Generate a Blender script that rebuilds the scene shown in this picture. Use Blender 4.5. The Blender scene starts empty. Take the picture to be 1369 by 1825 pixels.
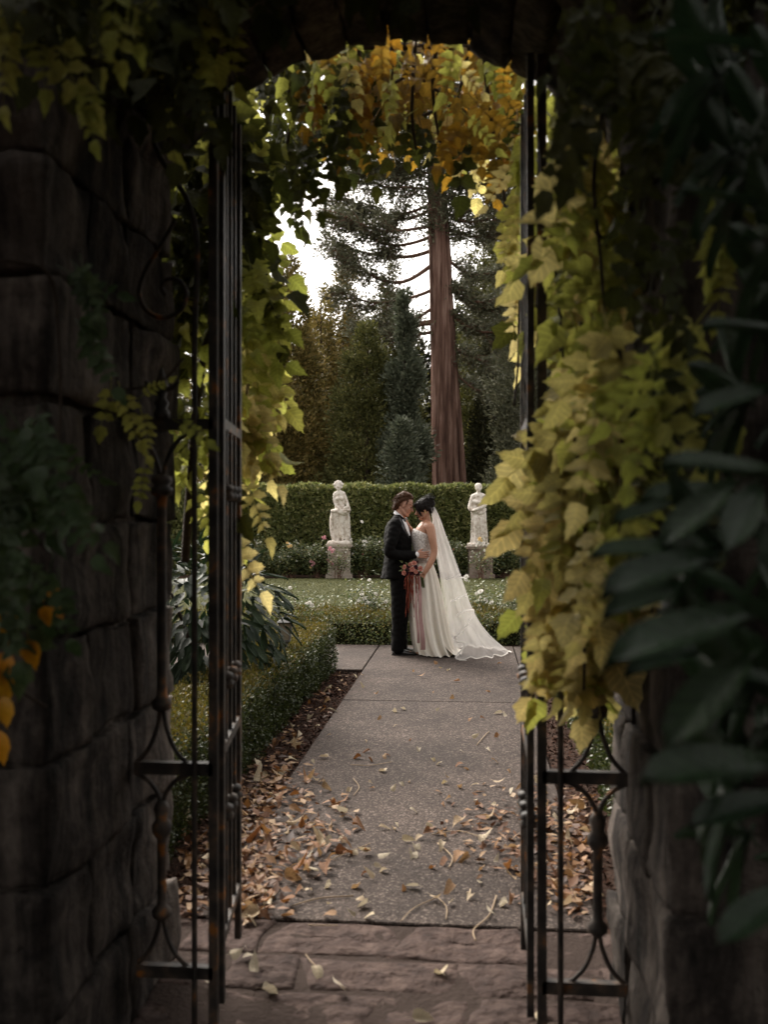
import bpy, bmesh, math, random
import numpy as np
from mathutils import Vector, Matrix, noise

# ------------------------------------------------------------------ camera, world, sun, exposure
scene = bpy.context.scene
COL = scene.collection
FPX = 35.0 / 36.0 * 1825.0          # focal length in photo pixels
CXP, CYP, EYE = 684.5, 912.5, 1.6
YAW = math.atan((840 - CXP) / FPX)
CA, SA = math.cos(YAW), math.sin(YAW)

cam_data = bpy.data.cameras.new('camera')
cam = bpy.data.objects.new('camera', cam_data)
COL.objects.link(cam)
cam.location = (0, 0, EYE)
cam.rotation_euler = (math.radians(90), 0, YAW)
cam_data.lens = 35.0
cam_data.sensor_width = 36.0
cam_data.sensor_fit = 'AUTO'
cam_data.clip_start = 0.05
cam_data.clip_end = 2000
cam_data.dof.use_dof = True
cam_data.dof.focus_distance = 11.3
cam_data.dof.aperture_fstop = 2.8
scene.camera = cam

SUN_ELEV, SUN_AZ = math.radians(42), math.radians(-40)   # azimuth: clockwise from +Y
world = bpy.data.worlds.new('World')
scene.world = world
world.use_nodes = True
wn = world.node_tree.nodes
wl = world.node_tree.links
bg = wn['Background']
sky = wn.new('ShaderNodeTexSky')
sky.sky_type = 'NISHITA'
sky.sun_disc = False
sky.sun_elevation = SUN_ELEV
sky.sun_rotation = SUN_AZ
sky.dust_density = 4.0
sky.air_density = 1.0
sky.ozone_density = 1.0
hs = wn.new('ShaderNodeHueSaturation')
hs.inputs['Saturation'].default_value = 0.12
hs.inputs['Value'].default_value = 1.0
wl.new(sky.outputs['Color'], hs.inputs['Color'])
wm_ = wn.new('ShaderNodeMix'); wm_.data_type = 'RGBA'; wm_.blend_type = 'MULTIPLY'
wm_.inputs['Factor'].default_value = 1.0
wm_.inputs[7].default_value = (1.0, 0.94, 0.87, 1)
wl.new(hs.outputs['Color'], wm_.inputs[6])
wl.new(wm_.outputs[2], bg.inputs['Color'])
bg.inputs['Strength'].default_value = 0.15

sun_data = bpy.data.lights.new('sun', 'SUN')
sun_data.energy = 1.3
sun_data.angle = math.radians(25)
sun_data.color = (1.0, 0.93, 0.84)
sun = bpy.data.objects.new('sun', sun_data)
COL.objects.link(sun)
sdir = Vector((math.sin(SUN_AZ) * math.cos(SUN_ELEV), math.cos(SUN_AZ) * math.cos(SUN_ELEV), math.sin(SUN_ELEV)))
sun.rotation_euler = sdir.to_track_quat('Z', 'Y').to_euler()
sun.location = (0, 0, 40)

scene.view_settings.view_transform = 'Standard'
scene.view_settings.look = 'None'
scene.view_settings.gamma = 1.0
scene.view_settings.exposure = 1.55
scene.view_settings.use_curve_mapping = False
scene.render.engine = 'CYCLES'
cy = scene.cycles
cy.use_denoising = True
cy.max_bounces = 8
cy.diffuse_bounces = 4
cy.glossy_bounces = 3
cy.transmission_bounces = 6
cy.transparent_max_bounces = 24
cy.sample_clamp_indirect = 6.0
cy.caustics_reflective = False
cy.caustics_refractive = False

RNG = random.Random(7)
NP = np.random.default_rng(7)
UP = Vector((0, 0, 1))


# ------------------------------------------------------------------ photo pixel -> place
def P(px, py, zc):
    """point at camera depth zc behind a photo pixel"""
    xc = (px - CXP) / FPX * zc
    return Vector((xc * CA - zc * SA, xc * SA + zc * CA, EYE + (CYP - py) / FPX * zc))


def G(px, py, z=0.0):
    """point of the ground (height z) behind a photo pixel"""
    return P(px, py, (EYE - z) * FPX / (py - CYP))


def C(xc, zc, z=0.0):
    """camera-aligned ground coordinates (right, ahead)"""
    return Vector((xc * CA - zc * SA, xc * SA + zc * CA, z))


def PY(px, py, Y):
    """point on the plane y = Y behind a photo pixel"""
    d = (px - CXP) / FPX
    zc = Y / (d * SA + CA)
    return P(px, py, zc)


def in_poly(x, y, poly):
    c = False
    j = len(poly) - 1
    for i in range(len(poly)):
        if (poly[i][1] > y) != (poly[j][1] > y) and x < (poly[j][0] - poly[i][0]) * (y - poly[i][1]) / (poly[j][1] - poly[i][1]) + poly[i][0]:
            c = not c
        j = i
    return c


def sample_poly(poly, rng):
    x0, x1 = min(p[0] for p in poly), max(p[0] for p in poly)
    y0, y1 = min(p[1] for p in poly), max(p[1] for p in poly)
    while True:
        x, y = rng.uniform(x0, x1), rng.uniform(y0, y1)
        if in_poly(x, y, poly):
            return x, y


# ------------------------------------------------------------------ objects
def tag(o, label=None, cat=None, group=None, kind=None):
    if label: o['label'] = label
    if cat: o['category'] = cat
    if group: o['group'] = group
    if kind: o['kind'] = kind
    return o


def thing(name, label, cat, loc=(0, 0, 0), rz=0.0, group=None):
    o = bpy.data.objects.new(name, None)
    COL.objects.link(o)
    o.location = loc
    o.rotation_euler = (0, 0, rz)
    o.empty_display_size = 0.2
    return tag(o, label, cat, group)


def obj(name, mesh, parent=None, local=False, M=None):
    """link a mesh; local=False: its vertices (or M) are in world space even under a parent"""
    o = bpy.data.objects.new(name, mesh)
    COL.objects.link(o)
    if M is not None:
        o.matrix_basis = M
    if parent is not None:
        o.parent = parent
        if not local:
            o.matrix_parent_inverse = wm(parent).inverted()
    return o


def wm(o):
    m = Matrix.LocRotScale(o.location, o.rotation_euler, o.scale)
    return wm(o.parent) @ o.matrix_parent_inverse @ m if o.parent is not None else m


class MB:
    def __init__(self):
        self.v, self.f, self.a = [], [], []

    def add(self, verts, faces, along=None):
        n = len(self.v)
        verts = list(verts)
        self.a += along if along is not None else [(0.0, 1.0, 0.0)] * len(verts)
        self.v += [tuple(p) for p in verts]
        self.f += [tuple(i + n for i in f) for f in faces]
        return self

    def box(self, lo, hi, M=None):
        x0, y0, z0 = lo
        x1, y1, z1 = hi
        v = [Vector(p) for p in ((x0, y0, z0), (x1, y0, z0), (x1, y1, z0), (x0, y1, z0), (x0, y0, z1), (x1, y0, z1), (x1, y1, z1), (x0, y1, z1))]
        if M is not None:
            v = [M @ p for p in v]
        return self.add(v, [(0, 3, 2, 1), (4, 5, 6, 7), (0, 1, 5, 4), (1, 2, 6, 5), (2, 3, 7, 6), (3, 0, 4, 7)])

    def rings(self, rings, closed=True, caps=True):
        n = len(rings[0])
        v = [p for r in rings for p in r]
        f = []
        for i in range(len(rings) - 1):
            for j in range(n if closed else n - 1):
                k = (j + 1) % n
                f.append((i * n + j, i * n + k, (i + 1) * n + k, (i + 1) * n + j))
        if caps and closed:
            f.append(tuple(range(n - 1, -1, -1)))
            f.append(tuple(range((len(rings) - 1) * n, len(rings) * n)))
        return self.add(v, f)

    def tube(self, pts, radii, n=8, flat=None, up=None, caps=True):
        """flat: (scale along side, scale along other)"""
        pts = [Vector(p) for p in pts]
        if not isinstance(radii, (list, tuple)):
            radii = [radii] * len(pts)
        rings = []
        ref = Vector(up) if up is not None else None
        for i, p in enumerate(pts):
            t = (pts[min(i + 1, len(pts) - 1)] - pts[max(i - 1, 0)])
            if t.length < 1e-9:
                t = Vector((0, 0, 1))
            t.normalize()
            if ref is None:
                ref = Vector((1, 0, 0)) if abs(t.x) < 0.8 else Vector((0, 1, 0))
            s = ref - t * ref.dot(t)
            if s.length < 1e-6:
                s = t.orthogonal()
            s.normalize()
            b = t.cross(s)
            if up is None:
                ref = s
            r = radii[i]
            fx, fy = flat if flat else (1, 1)
            rings.append([p + s * (math.cos(a) * r * fx) + b * (math.sin(a) * r * fy) for a in (2 * math.pi * k / n for k in range(n))])
        return self.rings(rings, True, caps)

    def limb(self, pts, radii, n=12, flat=None, up=None):
        """tube with rounded ends and smooth interpolation"""
        pts = [Vector(p) for p in pts]
        P2, R2 = [], []
        m = len(pts)
        for i in range(m - 1):
            p0, p1, p2, p3 = pts[max(i - 1, 0)], pts[i], pts[i + 1], pts[min(i + 2, m - 1)]
            for k in range(4):
                t = k / 4
                q = 0.5 * ((2 * p1) + (p2 - p0) * t + (2 * p0 - 5 * p1 + 4 * p2 - p3) * t * t + (3 * p1 - p0 - 3 * p2 + p3) * t ** 3)
                P2.append(q)
                R2.append(radii[i] + (radii[i + 1] - radii[i]) * t)
        P2.append(pts[-1]); R2.append(radii[-1])
        t0 = (P2[0] - P2[1]).normalized(); t1 = (P2[-1] - P2[-2]).normalized()
        pre, pr, post, qr = [], [], [], []
        for a in (80, 55, 30):
            a = math.radians(a)
            pre.append(P2[0] + t0 * (R2[0] * math.sin(a))); pr.append(R2[0] * math.cos(a))
        for a in (30, 55, 80):
            a = math.radians(a)
            post.append(P2[-1] + t1 * (R2[-1] * math.sin(a))); qr.append(R2[-1] * math.cos(a))
        return self.tube(pre + P2 + post, pr + R2 + qr, n, flat, up)

    def ball(self, c, r, seg=14, M=None):
        c = Vector(c)
        if not isinstance(r, (tuple, list)):
            r = (r, r, r)
        rings = []
        for i in range(1, seg // 2 + 1):
            a = math.pi * i / (seg // 2 + 1)
            ring = []
            for k in range(seg):
                b = 2 * math.pi * k / seg
                q = Vector((r[0] * math.sin(a) * math.cos(b), r[1] * math.sin(a) * math.sin(b), -r[2] * math.cos(a)))
                ring.append(c + (M @ q if M is not None else q))
            rings.append(ring)
        return self.rings(rings)

    def mesh(self, name, mat, smooth=False):
        me = bpy.data.meshes.new(name)
        me.from_pydata(self.v, [], self.f)
        if any(q[2] for q in self.a):
            at = me.attributes.new('leaf_coord', 'FLOAT_VECTOR', 'POINT')
            at.data.foreach_set('vector', np.array(self.a, np.float32).ravel())
        if mat is not None:
            me.materials.append(mat)
        if smooth:
            me.polygons.foreach_set('use_smooth', [True] * len(me.polygons))
        me.update()
        return me

    def build(self, name, mat, parent=None, local=False, smooth=False):
        return obj(name, self.mesh(name, mat, smooth), parent, local)

    def fused(self, name, mat, parent=None, local=True, voxel=0.008, smooth=4, factor=0.5, fine=None):
        """union of the closed shapes as one continuous skin"""
        me = self.mesh(name + '_raw', mat)
        o = bpy.data.objects.new(name + '_raw', me)
        side_scene = bpy.data.scenes.new('workshop')
        side_scene.collection.objects.link(o)
        m = o.modifiers.new('remesh', 'REMESH')
        m.mode = 'VOXEL'
        m.voxel_size = voxel
        m.use_smooth_shade = True
        if smooth:
            s = o.modifiers.new('smooth', 'SMOOTH')
            s.factor = factor
            s.iterations = smooth
        with bpy.context.temp_override(scene=side_scene, view_layer=side_scene.view_layers[0]):
            dg = bpy.context.evaluated_depsgraph_get()
        me2 = bpy.data.meshes.new_from_object(o.evaluated_get(dg))
        me2.name = name
        bpy.data.objects.remove(o)
        bpy.data.scenes.remove(side_scene)
        bpy.data.meshes.remove(me)
        if not me2.materials:
            me2.materials.append(mat)
        if fine is not None:
            co = np.empty(len(me2.vertices) * 3, np.float32); nn = np.empty_like(co)
            me2.vertices.foreach_get('co', co)
            me2.vertex_normals.foreach_get('vector', nn)
            new = [fine(Vector(c_), Vector(n_)) for c_, n_ in zip(co.reshape(-1, 3).tolist(), nn.reshape(-1, 3).tolist())]
            me2.vertices.foreach_set('co', np.array(new, np.float32).ravel())
            me2.update()
        me2.polygons.foreach_set('use_smooth', [True] * len(me2.polygons))
        return obj(name, me2, parent, local)


def cloud(name, mat, pos, axis, nrm, length, width, template='quad', parent=None, kind=None, local=False):
    """many leaf-sized faces at once: pos, axis, nrm (N,3); length, width (N,)"""
    pos, axis, nrm = np.asarray(pos, float), np.asarray(axis, float), np.asarray(nrm, float)
    N = len(pos)
    length = np.broadcast_to(np.asarray(length, float), (N,)); width = np.broadcast_to(np.asarray(width, float), (N,))
    t = axis / (np.linalg.norm(axis, axis=1, keepdims=True) + 1e-9)
    b = np.cross(nrm, t)
    bad = np.linalg.norm(b, axis=1) < 1e-4
    b[bad] = np.cross(np.array([0.3, 0.5, 0.8]), t[bad])
    b /= (np.linalg.norm(b, axis=1, keepdims=True) + 1e-9)
    n = np.cross(t, b)
    if template == 'quad':
        T = np.array([(0, 0, 0), (0.45, -0.5, 0.12), (1, 0, 0), (0.45, 0.5, 0.12)]); faces = [(0, 1, 2, 3)]
    elif template == 'fold':
        T = np.array([(0, 0, 0), (0.4, -0.5, 0.12), (1, 0, -0.1), (0.4, 0.5, 0.12), (0.5, 0, 0)]); faces = [(0, 1, 4), (1, 2, 4), (2, 3, 4), (3, 0, 4)]
    elif template == 'blade':
        T = np.array([(0, -0.5, 0), (0, 0.5, 0), (1, 0, 0)]); faces = [(0, 1, 2)]
    k = len(T)
    V = (pos[:, None, :] + t[:, None, :] * (T[None, :, 0:1] * length[:, None, None]) + b[:, None, :] * (T[None, :, 1:2] * width[:, None, None]) + n[:, None, :] * (T[None, :, 2:3] * width[:, None, None]))
    V = V.reshape(-1, 3)
    F = np.array(faces)
    kk = F.shape[1]
    idx = (F[None] + (np.arange(N) * k)[:, None, None]).reshape(-1)
    me = bpy.data.meshes.new(name)
    me.vertices.add(len(V)); me.vertices.foreach_set('co', V.ravel())
    nf = N * len(faces)
    me.loops.add(nf * kk); me.loops.foreach_set('vertex_index', idx)
    me.polygons.add(nf); me.polygons.foreach_set('loop_start', np.arange(nf) * kk)
    try:
        me.polygons.foreach_set('loop_total', np.full(nf, kk))
    except Exception:
        pass
    me.materials.append(mat)
    me.update(calc_edges=True)
    o = obj(name, me, parent, local)
    if kind: o['kind'] = kind
    return o


def rdir(n):
    d = NP.normal(size=(n, 3))
    return d / np.linalg.norm(d, axis=1, keepdims=True)


def frame(t, n, loc, s):
    t = Vector(t).normalized()
    n = Vector(n)
    b = n.cross(t)
    if b.length < 1e-5:
        b = t.orthogonal()
    b.normalize()
    n = t.cross(b)
    return Matrix(((t.x * s, b.x * s, n.x * s, loc[0]), (t.y * s, b.y * s, n.y * s, loc[1]), (t.z * s, b.z * s, n.z * s, loc[2]), (0, 0, 0, 1)))


# ------------------------------------------------------------------ materials
def newmat(name):
    m = bpy.data.materials.new(name)
    m.use_nodes = True
    nt = m.node_tree
    return m, nt.nodes, nt.links, nt.nodes['Principled BSDF']


def ramp(nodes, cols):
    r = nodes.new('ShaderNodeValToRGB')
    e = r.color_ramp.elements
    while len(e) < len(cols):
        e.new(0.5)
    for i, c in enumerate(cols):
        if len(c) == 4:
            e[i].position = c[3]
        else:
            e[i].position = i / max(1, len(cols) - 1)
        e[i].color = (c[0], c[1], c[2], 1)
    return r


def leafmat(name, cols, trans=0.35, rough=0.5, spec=0.35, tint=1.25, rnd='both', relief=0.0):
    m, N, L, bs = newmat(name)
    out = N['Material Output']
    g = N.new('ShaderNodeNewGeometry')
    oi = N.new('ShaderNodeObjectInfo')
    if rnd == 'both':
        a = N.new('ShaderNodeMath'); a.operation = 'ADD'
        L.new(g.outputs['Random Per Island'], a.inputs[0]); L.new(oi.outputs['Random'], a.inputs[1])
        h = N.new('ShaderNodeMath'); h.operation = 'FRACT'
        L.new(a.outputs[0], h.inputs[0]); src = h.outputs[0]
    elif rnd == 'object':
        mx = N.new('ShaderNodeMath'); mx.operation = 'MULTIPLY_ADD'
        L.new(g.outputs['Random Per Island'], mx.inputs[0]); mx.inputs[1].default_value = 0.25
        m2 = N.new('ShaderNodeMath'); m2.operation = 'MULTIPLY'; m2.inputs[1].default_value = 0.75
        L.new(oi.outputs['Random'], m2.inputs[0]); L.new(m2.outputs[0], mx.inputs[2]); src = mx.outputs[0]
    else:
        src = g.outputs['Random Per Island']
    r = ramp(N, cols)
    L.new(src, r.inputs[0])
    # mottling inside each leaf
    tc = N.new('ShaderNodeTexCoord')
    nz = N.new('ShaderNodeTexNoise'); nz.inputs['Scale'].default_value = 9.0; nz.inputs['Detail'].default_value = 3
    L.new(tc.outputs['Object'], nz.inputs['Vector'])
    mr = N.new('ShaderNodeMapRange'); mr.inputs['To Min'].default_value = 0.7; mr.inputs['To Max'].default_value = 1.25
    L.new(nz.outputs[0], mr.inputs['Value'])
    hv = N.new('ShaderNodeHueSaturation'); L.new(r.outputs[0], hv.inputs['Color']); L.new(mr.outputs[0], hv.inputs['Value'])
    if relief:
        # pale ribs: a midrib and slanting side veins, from the leaf's own coordinates
        at = N.new('ShaderNodeAttribute'); at.attribute_name = 'leaf_coord'
        sx = N.new('ShaderNodeSeparateXYZ'); L.new(at.outputs['Vector'], sx.inputs[0])
        q1 = N.new('ShaderNodeMath'); q1.operation = 'MULTIPLY_ADD'; q1.inputs[1].default_value = -0.22
        L.new(sx.outputs[1], q1.inputs[0]); L.new(sx.outputs[0], q1.inputs[2])
        q2 = N.new('ShaderNodeMath'); q2.operation = 'MULTIPLY'; q2.inputs[1].default_value = 44.0; L.new(q1.outputs[0], q2.inputs[0])
        q3 = N.new('ShaderNodeMath'); q3.operation = 'COSINE'; L.new(q2.outputs[0], q3.inputs[0])
        q4 = N.new('ShaderNodeMapRange'); q4.inputs['From Min'].default_value = 0.72; q4.inputs['From Max'].default_value = 1.0; L.new(q3.outputs[0], q4.inputs['Value'])
        q5 = N.new('ShaderNodeMapRange'); q5.inputs['From Min'].default_value = 0.10; q5.inputs['From Max'].default_value = 0.02; L.new(sx.outputs[1], q5.inputs['Value'])
        q6 = N.new('ShaderNodeMath'); q6.operation = 'MAXIMUM'; L.new(q4.outputs[0], q6.inputs[0]); L.new(q5.outputs[0], q6.inputs[1])
        q7 = N.new('ShaderNodeMath'); q7.operation = 'MULTIPLY'; L.new(q6.outputs[0], q7.inputs[0]); L.new(sx.outputs[2], q7.inputs[1])
        q8 = N.new('ShaderNodeMapRange'); q8.inputs['To Min'].default_value = 0.92; q8.inputs['To Max'].default_value = 1.35; L.new(q7.outputs[0], q8.inputs['Value'])
        h9 = N.new('ShaderNodeHueSaturation'); L.new(hv.outputs[0], h9.inputs['Color']); L.new(q8.outputs[0], h9.inputs['Value'])
        hv = h9
    L.new(hv.outputs[0], bs.inputs['Base Color'])
    bs.inputs['Roughness'].default_value = rough
    bs.inputs['Specular IOR Level'].default_value = spec
    if relief:
        n5 = N.new('ShaderNodeTexNoise'); n5.inputs['Scale'].default_value = 26.0; n5.inputs['Detail'].default_value = 3
        L.new(tc.outputs['Object'], n5.inputs['Vector'])
        bp_ = N.new('ShaderNodeBump'); bp_.inputs['Strength'].default_value = relief; bp_.inputs['Distance'].default_value = 0.02
        L.new(n5.outputs[0], bp_.inputs['Height']); L.new(bp_.outputs[0], bs.inputs['Normal'])
    if trans > 0:
        tr = N.new('ShaderNodeBsdfTranslucent')
        h2 = N.new('ShaderNodeHueSaturation'); h2.inputs['Value'].default_value = tint; h2.inputs['Saturation'].default_value = 1.1
        L.new(hv.outputs[0], h2.inputs['Color']); L.new(h2.outputs[0], tr.inputs['Color'])
        mix = N.new('ShaderNodeMixShader'); mix.inputs[0].default_value = trans
        L.new(bs.outputs[0], mix.inputs[1]); L.new(tr.outputs[0], mix.inputs[2])
        L.new(mix.outputs[0], out.inputs['Surface'])
    return m


def surf(name, cols, scale=6.0, rough=0.8, spec=0.3, stretch=(1, 1, 1), detail=6, bump=0.0, bscale=None, bdist=0.02, coord='Object', metallic=0.0, rrough=0.6, objvar=0.0):
    m, N, L, bs = newmat(name)
    tc = N.new('ShaderNodeTexCoord')
    mp = N.new('ShaderNodeMapping'); mp.inputs['Scale'].default_value = stretch
    L.new(tc.outputs[coord], mp.inputs['Vector'])
    nz = N.new('ShaderNodeTexNoise'); nz.inputs['Scale'].default_value = scale; nz.inputs['Detail'].default_value = detail; nz.inputs['Roughness'].default_value = rrough
    L.new(mp.outputs[0], nz.inputs['Vector'])
    r = ramp(N, cols)
    L.new(nz.outputs[0], r.inputs[0])
    col = r.outputs[0]
    if objvar:
        oi = N.new('ShaderNodeObjectInfo')
        mr = N.new('ShaderNodeMapRange'); mr.inputs['To Min'].default_value = 1 - objvar; mr.inputs['To Max'].default_value = 1 + objvar
        L.new(oi.outputs['Random'], mr.inputs['Value'])
        hv = N.new('ShaderNodeHueSaturation'); L.new(col, hv.inputs['Color']); L.new(mr.outputs[0], hv.inputs['Value']); col = hv.outputs[0]
    L.new(col, bs.inputs['Base Color'])
    bs.inputs['Roughness'].default_value = rough
    bs.inputs['Specular IOR Level'].default_value = spec
    bs.inputs['Metallic'].default_value = metallic
    if bump:
        n2 = N.new('ShaderNodeTexNoise'); n2.inputs['Scale'].default_value = bscale or scale * 4; n2.inputs['Detail'].default_value = 8
        L.new(mp.outputs[0], n2.inputs['Vector'])
        b = N.new('ShaderNodeBump'); b.inputs['Strength'].default_value = bump; b.inputs['Distance'].default_value = bdist
        L.new(n2.outputs[0], b.inputs['Height']); L.new(b.outputs[0], bs.inputs['Normal'])
    return m


M = {}
M['soil'] = surf('soil', [(0.018, 0.011, 0.008), (0.05, 0.03, 0.022), (0.09, 0.055, 0.04)], 25, 0.95, 0.1, bump=0.8, bscale=60)
M['chip'] = leafmat('bark_chip', [(0.02, 0.011, 0.008), (0.05, 0.025, 0.017), (0.09, 0.045, 0.03)], 0.0, 0.9, 0.1)
M['lawn'] = surf('lawn', [(0.034, 0.038, 0.013), (0.055, 0.058, 0.020), (0.085, 0.082, 0.034)], 1.6, 0.9, 0.1, bump=0.6, bscale=120, bdist=0.03)
M['grass'] = leafmat('grass_blade', [(0.04, 0.045, 0.014), (0.062, 0.066, 0.022), (0.10, 0.095, 0.036)], 0.3, 0.6, 0.2)


def aggregate():
    m, N, L, bs = newmat('exposed_aggregate')
    tc = N.new('ShaderNodeTexCoord')
    v = N.new('ShaderNodeTexVoronoi'); v.inputs['Scale'].default_value = 130
    L.new(tc.outputs['Object'], v.inputs['Vector'])
    sep = N.new('ShaderNodeSeparateColor'); L.new(v.outputs['Color'], sep.inputs[0])
    r = ramp(N, [(0.026, 0.019, 0.016, 0), (0.05, 0.037, 0.031, 0.45), (0.076, 0.057, 0.048, 0.78), (0.125, 0.097, 0.083, 0.92), (0.22, 0.18, 0.155, 1)])
    L.new(sep.outputs[0], r.inputs[0])
    n = N.new('ShaderNodeTexNoise'); n.inputs['Scale'].default_value = 1.3; n.inputs['Detail'].default_value = 5
    L.new(tc.outputs['Object'], n.inputs['Vector'])
    mr = N.new('ShaderNodeMapRange'); mr.inputs['From Min'].default_value = 0.3; mr.inputs['From Max'].default_value = 0.7; mr.inputs['To Min'].default_value = 0.62; mr.inputs['To Max'].default_value = 1.15
    L.new(n.outputs[0], mr.inputs['Value'])
    n3 = N.new('ShaderNodeTexNoise'); n3.inputs['Scale'].default_value = 7; n3.inputs['Detail'].default_value = 8; n3.inputs['Roughness'].default_value = 0.7
    L.new(tc.outputs['Object'], n3.inputs['Vector'])
    m3 = N.new('ShaderNodeMapRange'); m3.inputs['From Min'].default_value = 0.35; m3.inputs['From Max'].default_value = 0.65; m3.inputs['To Min'].default_value = 0.72; m3.inputs['To Max'].default_value = 1.08
    L.new(n3.outputs[0], m3.inputs['Value'])
    mm = N.new('ShaderNodeMath'); mm.operation = 'MULTIPLY'; L.new(mr.outputs[0], mm.inputs[0]); L.new(m3.outputs[0], mm.inputs[1])
    hv = N.new('ShaderNodeHueSaturation'); L.new(r.outputs[0], hv.inputs['Color']); L.new(mm.outputs[0], hv.inputs['Value'])
    L.new(hv.outputs[0], bs.inputs['Base Color'])
    bs.inputs['Roughness'].default_value = 0.85
    bs.inputs['Specular IOR Level'].default_value = 0.15
    b = N.new('ShaderNodeBump'); b.inputs['Strength'].default_value = 0.6; b.inputs['Distance'].default_value = 0.004
    L.new(v.outputs['Distance'], b.inputs['Height']); b.invert = True
    L.new(b.outputs[0], bs.inputs['Normal'])
    return m


M['aggregate'] = aggregate()
M['flag'] = surf('flagstone', [(0.02, 0.0135, 0.0115, 0.3), (0.05, 0.033, 0.028, 0.48), (0.095, 0.066, 0.055, 0.68)], 9, 0.85, 0.12, detail=10, bump=1.0, bscale=14, bdist=0.04, rrough=0.75, objvar=0.15)
M['mortar'] = surf('mortar', [(0.025, 0.017, 0.014), (0.05, 0.036, 0.03)], 14, 0.95, 0.1, bump=0.6)


def stone_mat():
    m, N, L, bs = newmat('rough_wall_stone')
    tc = N.new('ShaderNodeTexCoord')
    mp = N.new('ShaderNodeMapping'); mp.inputs['Scale'].default_value = (9, 9, 1.1)
    L.new(tc.outputs['Object'], mp.inputs['Vector'])
    n1 = N.new('ShaderNodeTexNoise'); n1.inputs['Scale'].default_value = 1.0; n1.inputs['Detail'].default_value = 6; n1.inputs['Roughness'].default_value = 0.65
    L.new(mp.outputs[0], n1.inputs['Vector'])
    n2 = N.new('ShaderNodeTexNoise'); n2.inputs['Scale'].default_value = 9; n2.inputs['Detail'].default_value = 12; n2.inputs['Roughness'].default_value = 0.7
    L.new(tc.outputs['Object'], n2.inputs['Vector'])
    ad = N.new('ShaderNodeMath'); ad.operation = 'MULTIPLY_ADD'; ad.inputs[1].default_value = 0.65
    L.new(n1.outputs[0], ad.inputs[0])
    m2 = N.new('ShaderNodeMath'); m2.operation = 'MULTIPLY'; m2.inputs[1].default_value = 0.35
    L.new(n2.outputs[0], m2.inputs[0]); L.new(m2.outputs[0], ad.inputs[2])
    r = ramp(N, [(0.010, 0.009, 0.008, 0.38), (0.042, 0.035, 0.031, 0.46), (0.115, 0.096, 0.083, 0.55), (0.23, 0.195, 0.17, 0.66)])
    L.new(ad.outputs[0], r.inputs[0])
    oi = N.new('ShaderNodeObjectInfo')
    mr = N.new('ShaderNodeMapRange'); mr.inputs['To Min'].default_value = 0.6; mr.inputs['To Max'].default_value = 1.3
    L.new(oi.outputs['Random'], mr.inputs['Value'])
    hv = N.new('ShaderNodeHueSaturation'); L.new(r.outputs[0], hv.inputs['Color']); L.new(mr.outputs[0], hv.inputs['Value'])
    L.new(hv.outputs[0], bs.inputs['Base Color'])
    bs.inputs['Roughness'].default_value = 0.85
    bs.inputs['Specular IOR Level'].default_value = 0.12
    b = N.new('ShaderNodeBump'); b.inputs['Strength'].default_value = 1.0; b.inputs['Distance'].default_value = 0.05
    L.new(n2.outputs[0], b.inputs['Height']); L.new(b.outputs[0], bs.inputs['Normal'])
    return m


M['stone'] = stone_mat()


def iron_mat():
    m, N, L, bs = newmat('wrought_iron')
    tc = N.new('ShaderNodeTexCoord')
    n = N.new('ShaderNodeTexNoise'); n.inputs['Scale'].default_value = 14; n.inputs['Detail'].default_value = 6
    L.new(tc.outputs['Object'], n.inputs['Vector'])
    r = ramp(N, [(0.02, 0.019, 0.018, 0.3), (0.05, 0.042, 0.037, 0.5), (0.11, 0.08, 0.06, 0.62), (0.34, 0.13, 0.03, 0.69), (0.4, 0.16, 0.03, 1)])
    L.new(n.outputs[0], r.inputs[0]); L.new(r.outputs[0], bs.inputs['Base Color'])
    bs.inputs['Roughness'].default_value = 0.55
    bs.inputs['Specular IOR Level'].default_value = 0.3
    b = N.new('ShaderNodeBump'); b.inputs['Strength'].default_value = 0.4; b.inputs['Distance'].default_value = 0.004
    n2 = N.new('ShaderNodeTexNoise'); n2.inputs['Scale'].default_value = 80
    L.new(tc.outputs['Object'], n2.inputs['Vector']); L.new(n2.outputs[0], b.inputs['Height']); L.new(b.outputs[0], bs.inputs['Normal'])
    return m


M['iron'] = iron_mat()
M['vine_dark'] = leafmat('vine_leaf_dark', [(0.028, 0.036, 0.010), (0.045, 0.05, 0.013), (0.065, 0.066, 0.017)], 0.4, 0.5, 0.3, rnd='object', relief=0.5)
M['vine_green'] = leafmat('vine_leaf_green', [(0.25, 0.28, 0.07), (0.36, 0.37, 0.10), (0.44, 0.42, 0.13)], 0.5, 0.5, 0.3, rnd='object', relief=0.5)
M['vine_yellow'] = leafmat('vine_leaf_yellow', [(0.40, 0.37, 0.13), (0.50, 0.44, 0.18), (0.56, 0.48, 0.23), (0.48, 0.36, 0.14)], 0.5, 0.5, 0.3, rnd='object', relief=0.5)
M['vine_gold'] = leafmat('vine_leaf_gold', [(0.12, 0.09, 0.025), (0.20, 0.13, 0.035), (0.25, 0.15, 0.036), (0.21, 0.095, 0.024)], 0.5, 0.5, 0.25, rnd='object', relief=0.5)
M['creeper'] = leafmat('creeper_leaf', [(0.03, 0.055, 0.02), (0.045, 0.075, 0.03), (0.06, 0.085, 0.03)], 0.3, 0.45, 0.4, rnd='object', relief=0.5)
M['orange_leaf'] = leafmat('orange_leaf', [(0.42, 0.17, 0.02), (0.5, 0.24, 0.03), (0.45, 0.26, 0.04)], 0.35, 0.5, 0.3, rnd='object')
M['rhodo'] = leafmat('rhododendron_leaf', [(0.012, 0.026, 0.012), (0.02, 0.036, 0.015), (0.028, 0.046, 0.018)], 0.12, 0.4, 0.25, rnd='object', relief=0.5)
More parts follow.
